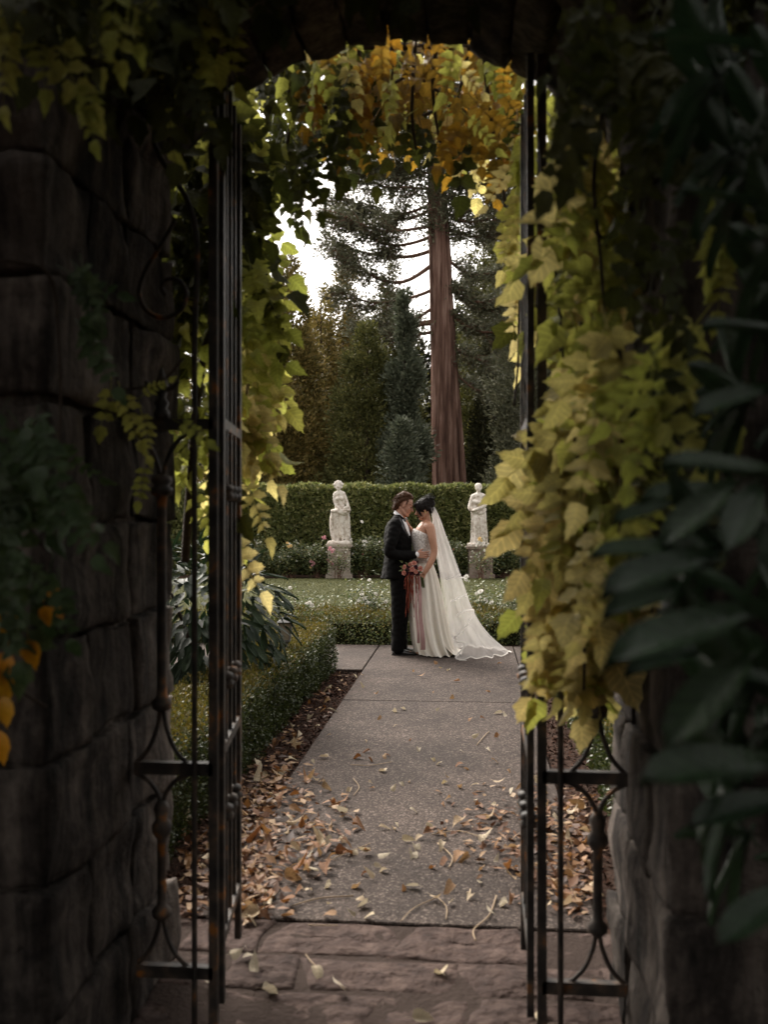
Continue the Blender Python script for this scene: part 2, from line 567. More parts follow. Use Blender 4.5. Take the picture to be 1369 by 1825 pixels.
M['rhodo_near'] = leafmat('near_rhododendron_leaf', [(0.015, 0.034, 0.016), (0.024, 0.047, 0.022), (0.034, 0.06, 0.027)], 0.12, 0.27, 0.4, rnd='object', relief=0.25)
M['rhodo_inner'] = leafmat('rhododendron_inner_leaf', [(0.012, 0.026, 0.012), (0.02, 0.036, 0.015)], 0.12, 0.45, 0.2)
M['stem'] = surf('vine_stem', [(0.02, 0.014, 0.01), (0.06, 0.042, 0.03)], 20, 0.85, 0.2, bump=0.5)
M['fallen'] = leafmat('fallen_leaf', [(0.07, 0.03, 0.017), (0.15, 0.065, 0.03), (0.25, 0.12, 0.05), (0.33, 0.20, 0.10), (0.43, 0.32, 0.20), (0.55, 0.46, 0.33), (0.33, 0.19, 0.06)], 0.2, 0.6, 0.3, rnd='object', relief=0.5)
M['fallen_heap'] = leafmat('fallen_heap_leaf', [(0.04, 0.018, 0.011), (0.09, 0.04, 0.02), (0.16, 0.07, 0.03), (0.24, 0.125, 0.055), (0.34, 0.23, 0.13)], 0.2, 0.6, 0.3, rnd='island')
M['pale_leaf'] = leafmat('pale_fallen_leaf', [(0.42, 0.36, 0.27), (0.5, 0.43, 0.31), (0.46, 0.36, 0.2)], 0.2, 0.6, 0.3, rnd='object', relief=0.5)
M['stalk'] = surf('leaf_stalk', [(0.22, 0.15, 0.09), (0.36, 0.27, 0.17)], 10, 0.7)
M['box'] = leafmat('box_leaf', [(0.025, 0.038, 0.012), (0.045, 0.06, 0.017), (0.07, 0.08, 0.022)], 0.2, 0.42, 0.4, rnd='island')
M['box_lit_top'] = leafmat('box_leaf_lit_top', [(0.06, 0.066, 0.018), (0.11, 0.092, 0.022), (0.15, 0.11, 0.026)], 0.25, 0.5, 0.3, rnd='island')  # golden light on the low hedge tops, put into the leaf colour
M['laurel'] = leafmat('hedge_leaf', [(0.072, 0.09, 0.028), (0.13, 0.15, 0.048), (0.19, 0.205, 0.075), (0.28, 0.265, 0.11)], 0.25, 0.4, 0.45, rnd='island')
M['hedge_core'] = surf('hedge_inside', [(0.012, 0.014, 0.006), (0.03, 0.03, 0.014)], 12, 0.95, 0.05)
M['rose_leaf'] = leafmat('rose_leaf', [(0.04, 0.06, 0.024), (0.075, 0.10, 0.038), (0.12, 0.14, 0.056), (0.2, 0.185, 0.07)], 0.3, 0.45, 0.4, rnd='island')
M['rose_white'] = leafmat('white_petal', [(0.72, 0.70, 0.64), (0.8, 0.78, 0.74)], 0.35, 0.6, 0.2, tint=1.0)
M['rose_pink'] = leafmat('pink_petal', [(0.62, 0.28, 0.33), (0.72, 0.42, 0.44)], 0.35, 0.6, 0.2, tint=1.0)
M['rose_yellow'] = leafmat('yellow_petal', [(0.7, 0.5, 0.2), (0.75, 0.58, 0.32)], 0.35, 0.6, 0.2, tint=1.0)
M['rose_peach'] = leafmat('dusky_pink_petal', [(0.5, 0.19, 0.14), (0.6, 0.29, 0.23)], 0.3, 0.6, 0.2, tint=1.0)
M['plum'] = leafmat('plum_petal', [(0.03, 0.008, 0.014), (0.06, 0.012, 0.02)], 0.15, 0.6, 0.2)
M['amaranth'] = leafmat('amaranth', [(0.15, 0.022, 0.014), (0.26, 0.05, 0.028), (0.34, 0.10, 0.05)], 0.2, 0.7, 0.2)
M['ribbon_mauve'] = surf('mauve_ribbon', [(0.30, 0.17, 0.165), (0.42, 0.27, 0.25)], 12, 0.6)
M['thuja'] = leafmat('thuja_spray', [(0.075, 0.068, 0.023), (0.15, 0.125, 0.04), (0.23, 0.18, 0.06), (0.29, 0.21, 0.075)], 0.2, 0.6, 0.2, rnd='island')
M['thuja_green'] = leafmat('thuja_green_spray', [(0.055, 0.062, 0.021), (0.10, 0.105, 0.035), (0.16, 0.15, 0.053)], 0.2, 0.6, 0.2, rnd='island')
M['cypress'] = leafmat('cypress_spray', [(0.052, 0.063, 0.041), (0.088, 0.102, 0.066), (0.135, 0.145, 0.098)], 0.15, 0.6, 0.2, rnd='island')
M['fir'] = leafmat('fir_spray', [(0.026, 0.03, 0.015), (0.048, 0.05, 0.025), (0.075, 0.07, 0.035)], 0.1, 0.6, 0.2, rnd='island')
M['sequoia_leaf'] = leafmat('sequoia_spray', [(0.065, 0.07, 0.043), (0.11, 0.115, 0.07), (0.165, 0.16, 0.10)], 0.15, 0.6, 0.2, rnd='island')
M['bark'] = surf('red_bark', [(0.045, 0.025, 0.019, 0.34), (0.15, 0.086, 0.065, 0.5), (0.29, 0.19, 0.15, 0.66)], 5.0, 0.9, 0.1, stretch=(1, 1, 0.07), detail=8, bump=1.0, bscale=9, bdist=0.12, rrough=0.65)
M['branch_bark'] = surf('branch_bark', [(0.10, 0.055, 0.04), (0.20, 0.12, 0.085)], 5, 0.9, 0.1)
M['dull_bark'] = surf('dull_bark', [(0.04, 0.03, 0.022), (0.09, 0.065, 0.05)], 6, 0.9, 0.1, stretch=(1, 1, 0.2), bump=0.8)
M['marble'] = surf('weathered_marble', [(0.28, 0.22, 0.165, 0.3), (0.56, 0.49, 0.42, 0.44), (0.74, 0.69, 0.63, 0.58)], 12, 0.75, 0.25, detail=10, bump=0.25, bscale=50, bdist=0.01)
M['pedestal'] = surf('weathered_pedestal', [(0.22, 0.17, 0.13, 0.25), (0.40, 0.34, 0.28, 0.5), (0.5, 0.45, 0.39, 0.75)], 6, 0.85, 0.2, detail=8, bump=0.4, bscale=50, bdist=0.01)
M['pedestal_brown'] = surf('mossy_pedestal', [(0.12, 0.085, 0.065, 0.25), (0.25, 0.19, 0.155, 0.5), (0.35, 0.29, 0.24, 0.75)], 6, 0.85, 0.2, detail=8, bump=0.4, bscale=50, bdist=0.01)
M['skin'] = surf('skin_light', [(0.42, 0.22, 0.15), (0.5, 0.28, 0.2)], 20, 0.5, 0.35)
M['skin_tan'] = surf('skin_tan', [(0.40, 0.2, 0.125), (0.48, 0.26, 0.17)], 20, 0.5, 0.35)
M['lip'] = surf('lip', [(0.3, 0.1, 0.08), (0.34, 0.12, 0.1)], 10, 0.5)
M['suit'] = surf('black_wool', [(0.003, 0.0028, 0.0028), (0.006, 0.0055, 0.0055)], 60, 0.85, 0.1, bump=0.15, bscale=300, bdist=0.002)
M['satin_black'] = surf('black_satin', [(0.008, 0.008, 0.009), (0.014, 0.014, 0.015)], 20, 0.35, 0.5)
M['shoe'] = surf('black_leather', [(0.006, 0.006, 0.006), (0.012, 0.011, 0.01)], 20, 0.2, 0.6)
M['shirt'] = surf('white_shirt', [(0.74, 0.74, 0.76), (0.8, 0.8, 0.81)], 20, 0.8)
M['hair_brown'] = surf('brown_hair', [(0.03, 0.013, 0.006), (0.085, 0.038, 0.018), (0.16, 0.08, 0.04)], 30, 0.5, 0.25, stretch=(0.5, 2.5, 2.0), bump=0.7, bscale=90, bdist=0.01)
M['hair_dark'] = surf('dark_hair', [(0.004, 0.003, 0.003), (0.013, 0.009, 0.007)], 30, 0.5, 0.18, stretch=(0.7, 2.5, 2.0), bump=0.8, bscale=80, bdist=0.01)
M['satin'] = surf('ivory_satin', [(0.70, 0.65, 0.57), (0.76, 0.72, 0.64)], 4, 0.5, 0.4)
M['lace'] = surf('white_lace', [(0.45, 0.41, 0.38, 0.42), (0.78, 0.75, 0.72, 0.55)], 55, 0.8, 0.2, bump=0.8, bscale=60, bdist=0.01)
M['trim'] = leafmat('white_ribbon', [(0.76, 0.73, 0.70), (0.8, 0.78, 0.75)], 0.5, 0.5, 0.3, tint=1.0)
M['gold'] = surf('gold', [(0.6, 0.4, 0.15), (0.7, 0.5, 0.2)], 10, 0.3, metallic=1.0)
M['lantern'] = surf('lantern_metal', [(0.10, 0.10, 0.10), (0.2, 0.2, 0.2)], 12, 0.5, 0.5)
M['lantern_glass'] = surf('frosted_lantern_glass', [(0.30, 0.25, 0.20), (0.40, 0.34, 0.28)], 8, 0.35, 0.5)


def tulle():
    m, N, L, bs = newmat('tulle')
    out = N['Material Output']
    tc = N.new('ShaderNodeTexCoord')
    mp = N.new('ShaderNodeMapping'); mp.inputs['Scale'].default_value = (7, 7, 0.35)
    L.new(tc.outputs['Object'], mp.inputs['Vector'])
    n = N.new('ShaderNodeTexNoise'); n.inputs['Scale'].default_value = 1.6; n.inputs['Detail'].default_value = 3
    L.new(mp.outputs[0], n.inputs['Vector'])
    mr = N.new('ShaderNodeMapRange'); mr.inputs['From Min'].default_value = 0.3; mr.inputs['From Max'].default_value = 0.7
    mr.inputs['To Min'].default_value = 0.32; mr.inputs['To Max'].default_value = 0.5
    L.new(n.outputs[0], mr.inputs['Value'])
    d = N.new('ShaderNodeBsdfDiffuse'); d.inputs['Color'].default_value = (0.78, 0.75, 0.72, 1)
    t2 = N.new('ShaderNodeBsdfTranslucent'); t2.inputs['Color'].default_value = (0.78, 0.75, 0.72, 1)
    mx = N.new('ShaderNodeMixShader'); mx.inputs[0].default_value = 0.45
    L.new(d.outputs[0], mx.inputs[1]); L.new(t2.outputs[0], mx.inputs[2])
    tr = N.new('ShaderNodeBsdfTransparent')
    m2 = N.new('ShaderNodeMixShader'); L.new(mr.outputs[0], m2.inputs[0])
    L.new(tr.outputs[0], m2.inputs[1]); L.new(mx.outputs[0], m2.inputs[2])
    L.new(m2.outputs[0], out.inputs['Surface'])
    return m


M['tulle'] = tulle()

# ================================================================== SETTING
def sheet(name, pts, z, mat, kind='structure', dz=0.0):
    me = bpy.data.meshes.new(name)
    me.from_pydata([(p[0], p[1], z) for p in pts], [], [tuple(range(len(pts)))])
    me.materials.append(mat)
    o = obj(name, me)
    o['kind'] = kind
    return o


sheet('ground', [(-400, -200), (400, -200), (400, 600), (-400, 600)], -0.045, M['soil'])
LAWN = [C(-14, 12.9), C(14, 12.9), C(14, 24.3), C(-14, 24.3)]
sheet('lawn', LAWN, -0.02, M['lawn'])

# path of aggregate slabs; each slab is a piece, joints are real gaps
PXL, PXR, FLAG_Y = -1.10, 0.50, 3.86
path = bpy.data.objects.new('path', None); COL.objects.link(path); path['kind'] = 'structure'


def slab(x0, x1, y0, y1, name='slab', parent=path, mat='aggregate', top=0.0, th=0.06, bev=0.006):
    b = MB()
    g = 0.006
    x0 += g; x1 -= g; y0 += g; y1 -= g
    q = lambda i, z: [(x0 + i, y0 + i, z), (x1 - i, y0 + i, z), (x1 - i, y1 - i, z), (x0 + i, y1 - i, z)]
    b.rings([q(0, top - th), q(0, top - bev), q(bev, top)])
    return b.build(name, M[mat], parent)


CROSS0, CROSS1 = 10.05, 11.95
slab(PXL, PXR, FLAG_Y, 8.42)
slab(PXL, PXR, 8.42, CROSS1)
slab(PXR, 3.2, CROSS0, CROSS1)
slab(PXL - 2.2, PXL, CROSS0, CROSS1)
slab(PXL - 4.4, PXL - 2.2, CROSS0, CROSS1)

# flagstones under the archway: irregular, each its own stone
paving = bpy.data.objects.new('flagstone_paving', None); COL.objects.link(paving); paving['kind'] = 'structure'
sheet_m = MB().box((-2.4, -3.0, -0.06), (1.9, FLAG_Y - 0.01, -0.007)).build('mortar_bed', M['mortar'], paving)
rng = random.Random(21)
rows = [FLAG_Y, 3.56, 3.30, 3.02, 2.72, 2.3, 1.8, 1.2, 0.6, 0.0, -0.7, -1.4, -2.1, -2.8]
rowcuts = []
for i in range(len(rows) - 1):
    x = -2.3 + rng.uniform(-0.15, 0.1)
    cuts = [x]
    while x < 1.75:
        x += rng.uniform(0.26, 0.56)
        cuts.append(x)
    rowcuts.append(cuts)
for i, cuts in enumerate(rowcuts):
    for j in range(len(cuts) - 1):
        y1, y0 = rows[i], rows[i + 1]
        sk = 0.10 * math.sin(i * 2.1 + j)
        base = [(cuts[j] + sk * 0.5, y0), ((cuts[j] + cuts[j + 1]) / 2, y0 + rng.uniform(-0.02, 0.02)), (cuts[j + 1] - sk * 0.4, y0), (cuts[j + 1] + rng.uniform(-0.02, 0.02), (y0 + y1) / 2),
                (cuts[j + 1] + sk * 0.4, y1), ((cuts[j] + cuts[j + 1]) / 2, y1 + (rng.uniform(-0.02, 0.02) if i else 0)), (cuts[j] - sk * 0.5, y1), (cuts[j] + rng.uniform(-0.02, 0.02), (y0 + y1) / 2)]
        cx = sum(p[0] for p in base) / 8; cyy = sum(p[1] for p in base) / 8
        pts = []
        for k_ in range(8):
            p, q = base[k_], base[(k_ + 1) % 8]
            for t_ in (0.0, 0.34, 0.67):
                pts.append((p[0] + (q[0] - p[0]) * t_ + 0.014 * noise.noise((p[0] * 9 + t_ * 7, p[1] * 9, i)), p[1] + (q[1] - p[1]) * t_ + 0.014 * noise.noise((p[0] * 9, p[1] * 9 + t_ * 7, j + 5))))
        def ring(s, z, w=0.0):
            out = []
            for p in pts:
                x, y = cx + (p[0] - cx) * s - (0.008 if p[0] > cx else -0.008), cyy + (p[1] - cyy) * s - (0.008 if p[1] > cyy else -0.008)
                h = noise.noise((x * 5, y * 5, 3.3 + i)) * 0.8 + noise.noise((x * 16, y * 16, 7.1)) * 0.5 + (0.5 if noise.noise((x * 7, y * 9, 1.7)) > 0.15 else 0)
                out.append((x, y, z + w * h))
            return out
        t = rng.uniform(-0.010, 0.004)
        MB().rings([ring(1, -0.05), ring(1, -0.010 + t), ring(0.95, t - 0.003, 0.008)] + [ring(q_, t, 0.011) for q_ in (0.85, 0.72, 0.58, 0.44, 0.3, 0.16, 0.05)]).build('flagstone', M['flag'], paving, smooth=True)

# ------------------------------------------------------------------ stone archway
WX0, WX1, WY0, WY1, WTOP = -1.05, 0.465, 2.40, 3.50, 4.3
ACX = (WX0 + WX1) / 2
AR, AZ = 0.858, 2.40
arch = thing('stone_archway', 'thick dark rough stone garden wall with an arched gateway', 'archway', (ACX, 2.95, 0))
rng = random.Random(4)


def block(mapf, parent, seed, n=8, edge=0.009, amp=0.030):
    """rough cube: mapf takes a point of [-1,1]^3 to the place"""
    bm = bmesh.new()
    bmesh.ops.create_cube(bm, size=2)
    bmesh.ops.subdivide_edges(bm, edges=bm.edges[:], cuts=n - 1, use_grid_fill=True)
    for v in bm.verts:
        v.co = Vector([math.copysign(abs(x) ** 0.6, x) for x in v.co])
        c = v.co.copy()
        k = [abs(abs(x) - 1) < 1e-4 for x in c]
        p = Vector(mapf(c))
        ctr = Vector(mapf((0, 0, 0)))
        d = Vector([(1 if x > 0 else -1) if kk else 0 for x, kk in zip(c, k)])
        nrm = (Vector(mapf((c.x + d.x * 0.01, c.y + d.y * 0.01, c.z + d.z * 0.01))) - p)
        if nrm.length > 0: nrm.normalize()
        w = sum(k)
        h = noise.noise((p.x * 5 + seed, p.y * 5, p.z * 5)) * amp + noise.noise((p.x * 14, p.y * 14 + seed, p.z * 9)) * amp * 0.55 + noise.noise((p.x * 34, p.y * 34 + seed, p.z * 26)) * amp * 0.22
        v.co = p + nrm * (h - (edge * (0.4 + 0.6 * abs(noise.noise((p.x * 9, p.y * 9, p.z * 9 + seed)))) if w >= 2 else 0))
    me = bpy.data.meshes.new('stone')
    bm.to_mesh(me); bm.free()
    me.materials.append(M['stone'])
    me.polygons.foreach_set('use_smooth', [True] * len(me.polygons))
    return obj('stone', me, parent)


def boxmap(lo, hi):
    return lambda c: (lo[0] + (hi[0] - lo[0]) * (c[0] + 1) / 2, lo[1] + (hi[1] - lo[1]) * (c[1] + 1) / 2, lo[2] + (hi[2] - lo[2]) * (c[2] + 1) / 2)


courses = [0.0, 0.30, 0.635, 0.955, 1.27, 1.57, 1.89, 2.20, 2.50, 2.80]
seed = 0
for side in (-1, 1):
    ex = WX0 if side < 0 else WX1
    for ci in range(len(courses) - 1):
        z0, z1 = courses[ci] + 0.006, courses[ci + 1] - 0.006
        d = 0.30 if (ci + (side > 0)) % 2 else 0.62
        w = rng.uniform(0.42, 0.6) if (ci + (side > 0)) % 2 else rng.uniform(0.26, 0.36)
        def put(xa, xb, ya, yb):
            global seed
            seed += 1
            o_ = rng.uniform(0, 0.022)
            if side < 0:
                block(boxmap((ex - xb, ya, z0), (ex - xa - (o_ if xa == 0 else 0), yb, z1)), arch, seed * 3.7)
            else:
                block(boxmap((ex + xa + (o_ if xa == 0 else 0), ya, z0), (ex + xb, yb, z1)), arch, seed * 3.7)
        put(0, w, WY0 + rng.uniform(0, 0.02), WY0 + d - 0.006)            # corner stone
        y = WY0 + d + 0.006                                              # passage face
        while y < WY1 - 0.02:
            yn = y + rng.uniform(0.3, 0.55)
            if WY1 - yn < 0.2: yn = WY1
            put(0, 0.28, y, yn - 0.006)
            y = yn + 0.006
        x = w + 0.006                                                    # face towards the camera
        while x < 2.0:
            xn = x + rng.uniform(0.3, 0.7)
            put(x, xn - 0.006, WY0 + rng.uniform(0, 0.03), WY0 + 0.3)
            x = xn + 0.006
# springing stones above the piers' courses and the ring of arch stones
nv = 13
half = math.asin(((WX1 - WX0) / 2) / AR)
for layer, (ya, yb) in enumerate(((WY0, 2.93), (2.945, WY1))):
    k = nv + layer
    for i in range(k):
        a0 = -half - 0.10 + (2 * half + 0.20) * i / k + 0.008; a1 = -half - 0.10 + (2 * half + 0.20) * (i + 1) / k - 0.008
        o_ = rng.uniform(-0.015, 0.015)
        def amap(c, a0=a0, a1=a1, ya=ya, yb=yb, o_=o_):
            a = a0 + (a1 - a0) * (c[0] + 1) / 2
            r = AR + o_ + 0.34 * (c[2] + 1) / 2
            return (ACX + r * math.sin(a), ya + (yb - ya) * (c[1] + 1) / 2, AZ + r * math.cos(a))
        seed += 1
        block(amap, arch, seed * 3.7)
# rubble core of the wall behind the facing stones, with the opening left free
core = MB()
for s, xa, xb in ((0, -7.5, WX0 - 0.05), (1, WX1 + 0.05, 7.5)):
    core.box((xa, WY0 + 0.05, -0.05), (xb, WY1 - 0.03, WTOP))
prof = [(ACX + (AR + 0.04) * math.sin(a), AZ + (AR + 0.04) * math.cos(a)) for a in np.linspace(-1.12, 1.12, 25)]
ring_a = [(x, WY0 + 0.06, z) for x, z in prof] + [(WX1 + 0.1, WY0 + 0.06, WTOP - 0.01), (WX0 - 0.1, WY0 + 0.06, WTOP - 0.01)]
ring_b = [(x, WY1 - 0.04, z) for x, _, z in ring_a]
core.rings([ring_a, ring_b])
core.build('wall_core', M['stone'], arch)

# ------------------------------------------------------------------ wrought-iron gate in the archway
GY = 3.04
gate_frame = thing('iron_gate_frame', 'dark rusty wrought iron frame with narrow side panels fixed in the archway', 'gate frame', (ACX, GY, 0))


def mirx(p):
    return Vector((2 * ACX - p[0], p[1], p[2]))


def lp(px, py, Y=GY):
    return PY(px, py, Y)


def bezier(pts, n=8):
    out = []
    pts = [Vector(p) for p in pts]
    m = len(pts)
    for i in range(m - 1):
        p0, p1, p2, p3 = pts[max(i - 1, 0)], pts[i], pts[i + 1], pts[min(i + 2, m - 1)]
        for k in range(n):
            t = k / n
            out.append(0.5 * ((2 * p1) + (p2 - p0) * t + (2 * p0 - 5 * p1 + 4 * p2 - p3) * t * t + (3 * p1 - p0 - 3 * p2 + p3) * t ** 3))
    out.append(pts[-1])
    return out


def lathe(c, prof, n=12):
    """prof: (z, r) list around the vertical through c"""
    return [[Vector((c[0] + r * math.cos(2 * math.pi * k / n), c[1] + r * math.sin(2 * math.pi * k / n), z)) for k in range(n)] for z, r in prof]


zl = lambda py: lp(288, py).z
for side in (0, 1):
    T = (lambda p: Vector(p)) if side == 0 else mirx
    xp = lambda px: T(lp(px, 900)).x
    def bar(name, pa, pb, w, d):
        x0, x1 = sorted((pa[0], pb[0])); z0, z1 = sorted((pa[2], pb[2]))
        MB().box((x0 - (w if x1 - x0 < 0.01 else 0), GY - d, z0 - (w if z1 - z0 < 0.01 else 0)), (x1 + (w if x1 - x0 < 0.01 else 0), GY + d, z1 + (w if z1 - z0 < 0.01 else 0))).build(name, M['iron'], gate_frame)
    # posts
    p1 = T(lp(381, 900)); bar('post', (p1.x, 0, -0.02), (p1.x, 0, 2.98), 0.014, 0.014)
    xr = T(lp(351, 900)).x
    arcpts = [(xr, GY - 0.03, 0.0)] + [(xr, GY - 0.03, z) for z in (0.7, 1.4, 2.1, 2.5)]
    c0 = (ACX - xr)
    R2 = 0.78
    if side: arcpts.append((xr, GY - 0.03, 2.95))
    for a in (62, 52, 42, 34) if side == 0 else ():
        a = math.radians(a) * (-1 if side == 0 else 1)
        arcpts.append((ACX + R2 * math.sin(a), GY - 0.03, 2.38 + R2 * math.cos(a)))
    MB().tube(bezier(arcpts, 4), 0.009, 8).build('arch_bar', M['iron'], gate_frame, smooth=True)
    # rails
    xa = WX0 if side == 0 else WX1
    for py, h in ((757, 0.017), (1368, 0.019), (1729, 0.019)):
        bar('rail', (xa, 0, zl(py)), (p1.x, 0, zl(py)), h, 0.014)
    # baluster
    cx = xp(288)
    prof = [(zl(1640), 0.012), (zl(1632), 0.03), (zl(1622), 0.032), (zl(1612), 0.016), (zl(1600), 0.014), (zl(1495), 0.015), (zl(1482), 0.03), (zl(1470), 0.032), (zl(1460), 0.02), (zl(1440), 0.026), (zl(1425), 0.012)]
    MB().rings(lathe((cx, GY), prof)).build('lower_baluster', M['iron'], gate_frame, smooth=True)
    prof = [(zl(1268), 0.012), (zl(1262), 0.03), (zl(1250), 0.032), (zl(1240), 0.018), (zl(1225), 0.016), (zl(900), 0.0145), (zl(885), 0.018), (zl(880), 0.034), (zl(870), 0.036), (zl(866), 0.024), (zl(858), 0.034), (zl(850), 0.03), (zl(845), 0.012)]
    MB().rings(lathe((cx, GY), prof)).build('baluster', M['iron'], gate_frame, smooth=True)
    prof = [(zl(748), 0.024), (zl(735), 0.026), (zl(728), 0.016), (zl(718), 0.024), (zl(710), 0.012), (zl(690), 0.022), (zl(672), 0.012), (zl(655), 0.002)]
    MB().rings(lathe((cx, GY), prof)).build('finial', M['iron'], gate_frame, smooth=True)
    for s in (-1, 1):
        MB().tube(bezier([(cx, GY, zl(712)), (cx + s * 0.012, GY, zl(696)), (cx + s * 0.04, GY, zl(690)), (cx + s * 0.052, GY, zl(678))], 5), [0.008] * 15 + [0.003], 6).build('finial_petal', M['iron'], gate_frame, smooth=True)
        for pa, pb in ((770, 850), (1362, 1266), (1378, 1428), (1722, 1636)):
            zb, za = zl(pb), zl(pa)
            q = [(cx + s * 0.006, GY, zb), (cx + s * 0.014, GY, zb + (za - zb) * 0.3), (cx + s * 0.042, GY, zb + (za - zb) * 0.72), (cx + s * 0.085, GY, za)]
            MB().tube(bezier(q, 5), 0.0075, 8).build('curved_bar', M['iron'], gate_frame, smooth=True)
    sc = [(312, 392), (285, 440), (258, 485), (248, 525), (264, 556), (292, 566), (322, 552), (332, 522), (318, 500), (298, 498), (288, 512), (296, 526)]
    MB().tube(bezier([T(lp(a, b)) for a, b in sc], 6), 0.0075, 8).build('scroll', M['iron'], gate_frame, smooth=True)

for side, lab in ((0, 'open iron gate leaf blotched with orange lichen beside the box hedge'), (1, 'open iron gate leaf half hidden by the yellow vine')):
    hx = lp(390, 900).x if side == 0 else lp(947, 900).x
    fx = PY(424, 900, GY + 0.5).x if side == 0 else PY(934, 900, GY + 0.5).x
    leaf = thing('gate_leaf', lab, 'gate', (hx, GY, 0), 0.0)
    sgn = 1 if side == 0 else -1
    L0, L1 = GY + 0.03, GY + 0.50
    dx = lambda y, hx=hx, fx=fx: hx + (fx - hx) * (y - L0) / 0.47
    for i, y in enumerate(np.linspace(L0, L1, 5)):
        w = 0.011 if i in (0, 4) else 0.006
        zb, zt = (0.06, 3.0) if i in (0, 4) else (0.25, 3.02)
        b = MB().box((dx(y) - w, y - w, zb), (dx(y) + w, y + w, zt))
        b.build('stile' if i in (0, 4) else 'upright', M['iron'], leaf)
    for z in (0.25, 0.85, 1.88):
        ya, yb = L0 + 0.013, L1 - 0.013
        MB().rings([[(dx(y) - 0.009, y, z - 0.016), (dx(y) + 0.009, y, z - 0.016), (dx(y) + 0.009, y, z + 0.016), (dx(y) - 0.009, y, z + 0.016)] for y in (ya, yb)]).build('rail', M['iron'], leaf)
    for y in np.linspace(L0, L1, 5)[1:4]:
        for z in (1.66, 1.05, 0.62):
            MB().rings(lathe((dx(y), y), [(z - 0.025, 0.012), (z - 0.018, 0.026), (z - 0.004, 0.028), (z + 0.004, 0.02), (z + 0.012, 0.028), (z + 0.024, 0.024), (z + 0.03, 0.01)], 10)).build('collar', M['iron'], leaf, smooth=True)


# ------------------------------------------------------------------ leaves
def leaflet(b, base, ang, L, W, tilt=0.0, z0=0.0, droop=0.25, teeth=0.0, rng=RNG):
    """one pointed leaflet lying in the xy plane of the leaf, folded along its rib"""
    xs = [0, 0.10, 0.26, 0.44, 0.62, 0.78, 0.9, 1.0]
    ws = [0, 0.36, 0.5, 0.47, 0.35, 0.2, 0.07, 0]
    ca, sa = math.cos(ang), math.sin(ang)
    def pt(x, w):
        z = z0 + 0.5 * abs(w) * W - droop * L * x * x + tilt * w * W
        X, Yv = x * L, w * W
        return (base[0] + X * ca - Yv * sa, base[1] + X * sa + Yv * ca, base[2] + z)
    mid = [pt(x, 0) for x in xs]
    v = list(mid)
    al = [(x, 0.0, 1.0) for x in xs]
    lf, rt = [], []
    for i, (x, w) in enumerate(zip(xs, ws)):
        if 0 < i < 7:
            k = 1 + teeth * (0.16 if i % 2 else -0.12)
            lf.append(len(v)); v.append(pt(x - (0.03 if i % 2 == 0 else 0), w * k)); al.append((x, 1.0, 1.0))
            rt.append(len(v)); v.append(pt(x - (0.03 if i % 2 == 0 else 0), -w * k)); al.append((x, 1.0, 1.0))
    f = [(0, 1, lf[0]), (0, rt[0], 1)]
    for i in range(5):
        f.append((i + 1, i + 2, lf[i + 1], lf[i])); f.append((i + 2, i + 1, rt[i], rt[i + 1]))
    f.append((6, 7, lf[5])); f.append((7, 6, rt[5]))
    b.add(v, f, al)


def pinnate(name, mat, seed, pairs=4, lw=0.82, size=0.31, term=0.40, teeth=1.0):
    r = random.Random(seed)
    b = MB()
    curve = lambda x: (x, 0.05 * math.sin(x * 3 + seed), -0.16 * x * x)
    b.tube([curve(x) for x in (-0.25, 0.2, 0.6, 1.0)], [0.012, 0.010, 0.008, 0.005], 4)
    for i in range(pairs):
        x = 0.12 + 0.80 * i / (pairs - 0.3) + r.uniform(-0.02, 0.02)
        for s in (-1, 1):
            L = size * r.uniform(0.85, 1.15) * (1.0 - 0.12 * abs(i - 1.2))
            leaflet(b, curve(x), s * r.uniform(0.95, 1.35), L, L * lw * r.uniform(0.9, 1.1), r.uniform(-0.3, 0.3), r.uniform(-0.02, 0.02), r.uniform(0.1, 0.5), teeth)
    leaflet(b, curve(1.0), r.uniform(-0.2, 0.2), term, term * lw, 0, 0, r.uniform(0.2, 0.5), teeth)
    tw_ = r.uniform(-0.5, 0.5)
    b.v = [(x, y * math.cos(tw_ * x) - z * math.sin(tw_ * x), y * math.sin(tw_ * x) + z * math.cos(tw_ * x) + 0.025 * math.sin(17 * x + 9 * y + seed) + 0.02 * math.sin(23 * y + seed)) for x, y, z in b.v]
    return b.mesh(name, mat, True)


def simple_leaf(name, mat, seed, lw=0.55, curl=0.3, teeth=0.3, stalk=True):
    r = random.Random(seed)
    b = MB()
    leaflet(b, (0, 0, 0), 0, 1.0, lw, r.uniform(-0.4, 0.4), 0, curl * r.uniform(0.5, 1.3), teeth)
    v = []
    for p in b.v:
        p = Vector(p)
        p.z += 0.07 * math.sin(p.x * 5 + seed) + 0.10 * math.sin(p.y * 7 + seed * 2) + curl * p.y * p.y * 1.2
        v.append(tuple(p))
    b.v = v
    if stalk:
        b.tube([(-0.3, 0.03, 0.02), (-0.12, 0.01, 0.0), (0.02, 0, 0)], [0.012, 0.01, 0.01], 3)
    return b.mesh(name, mat, True)


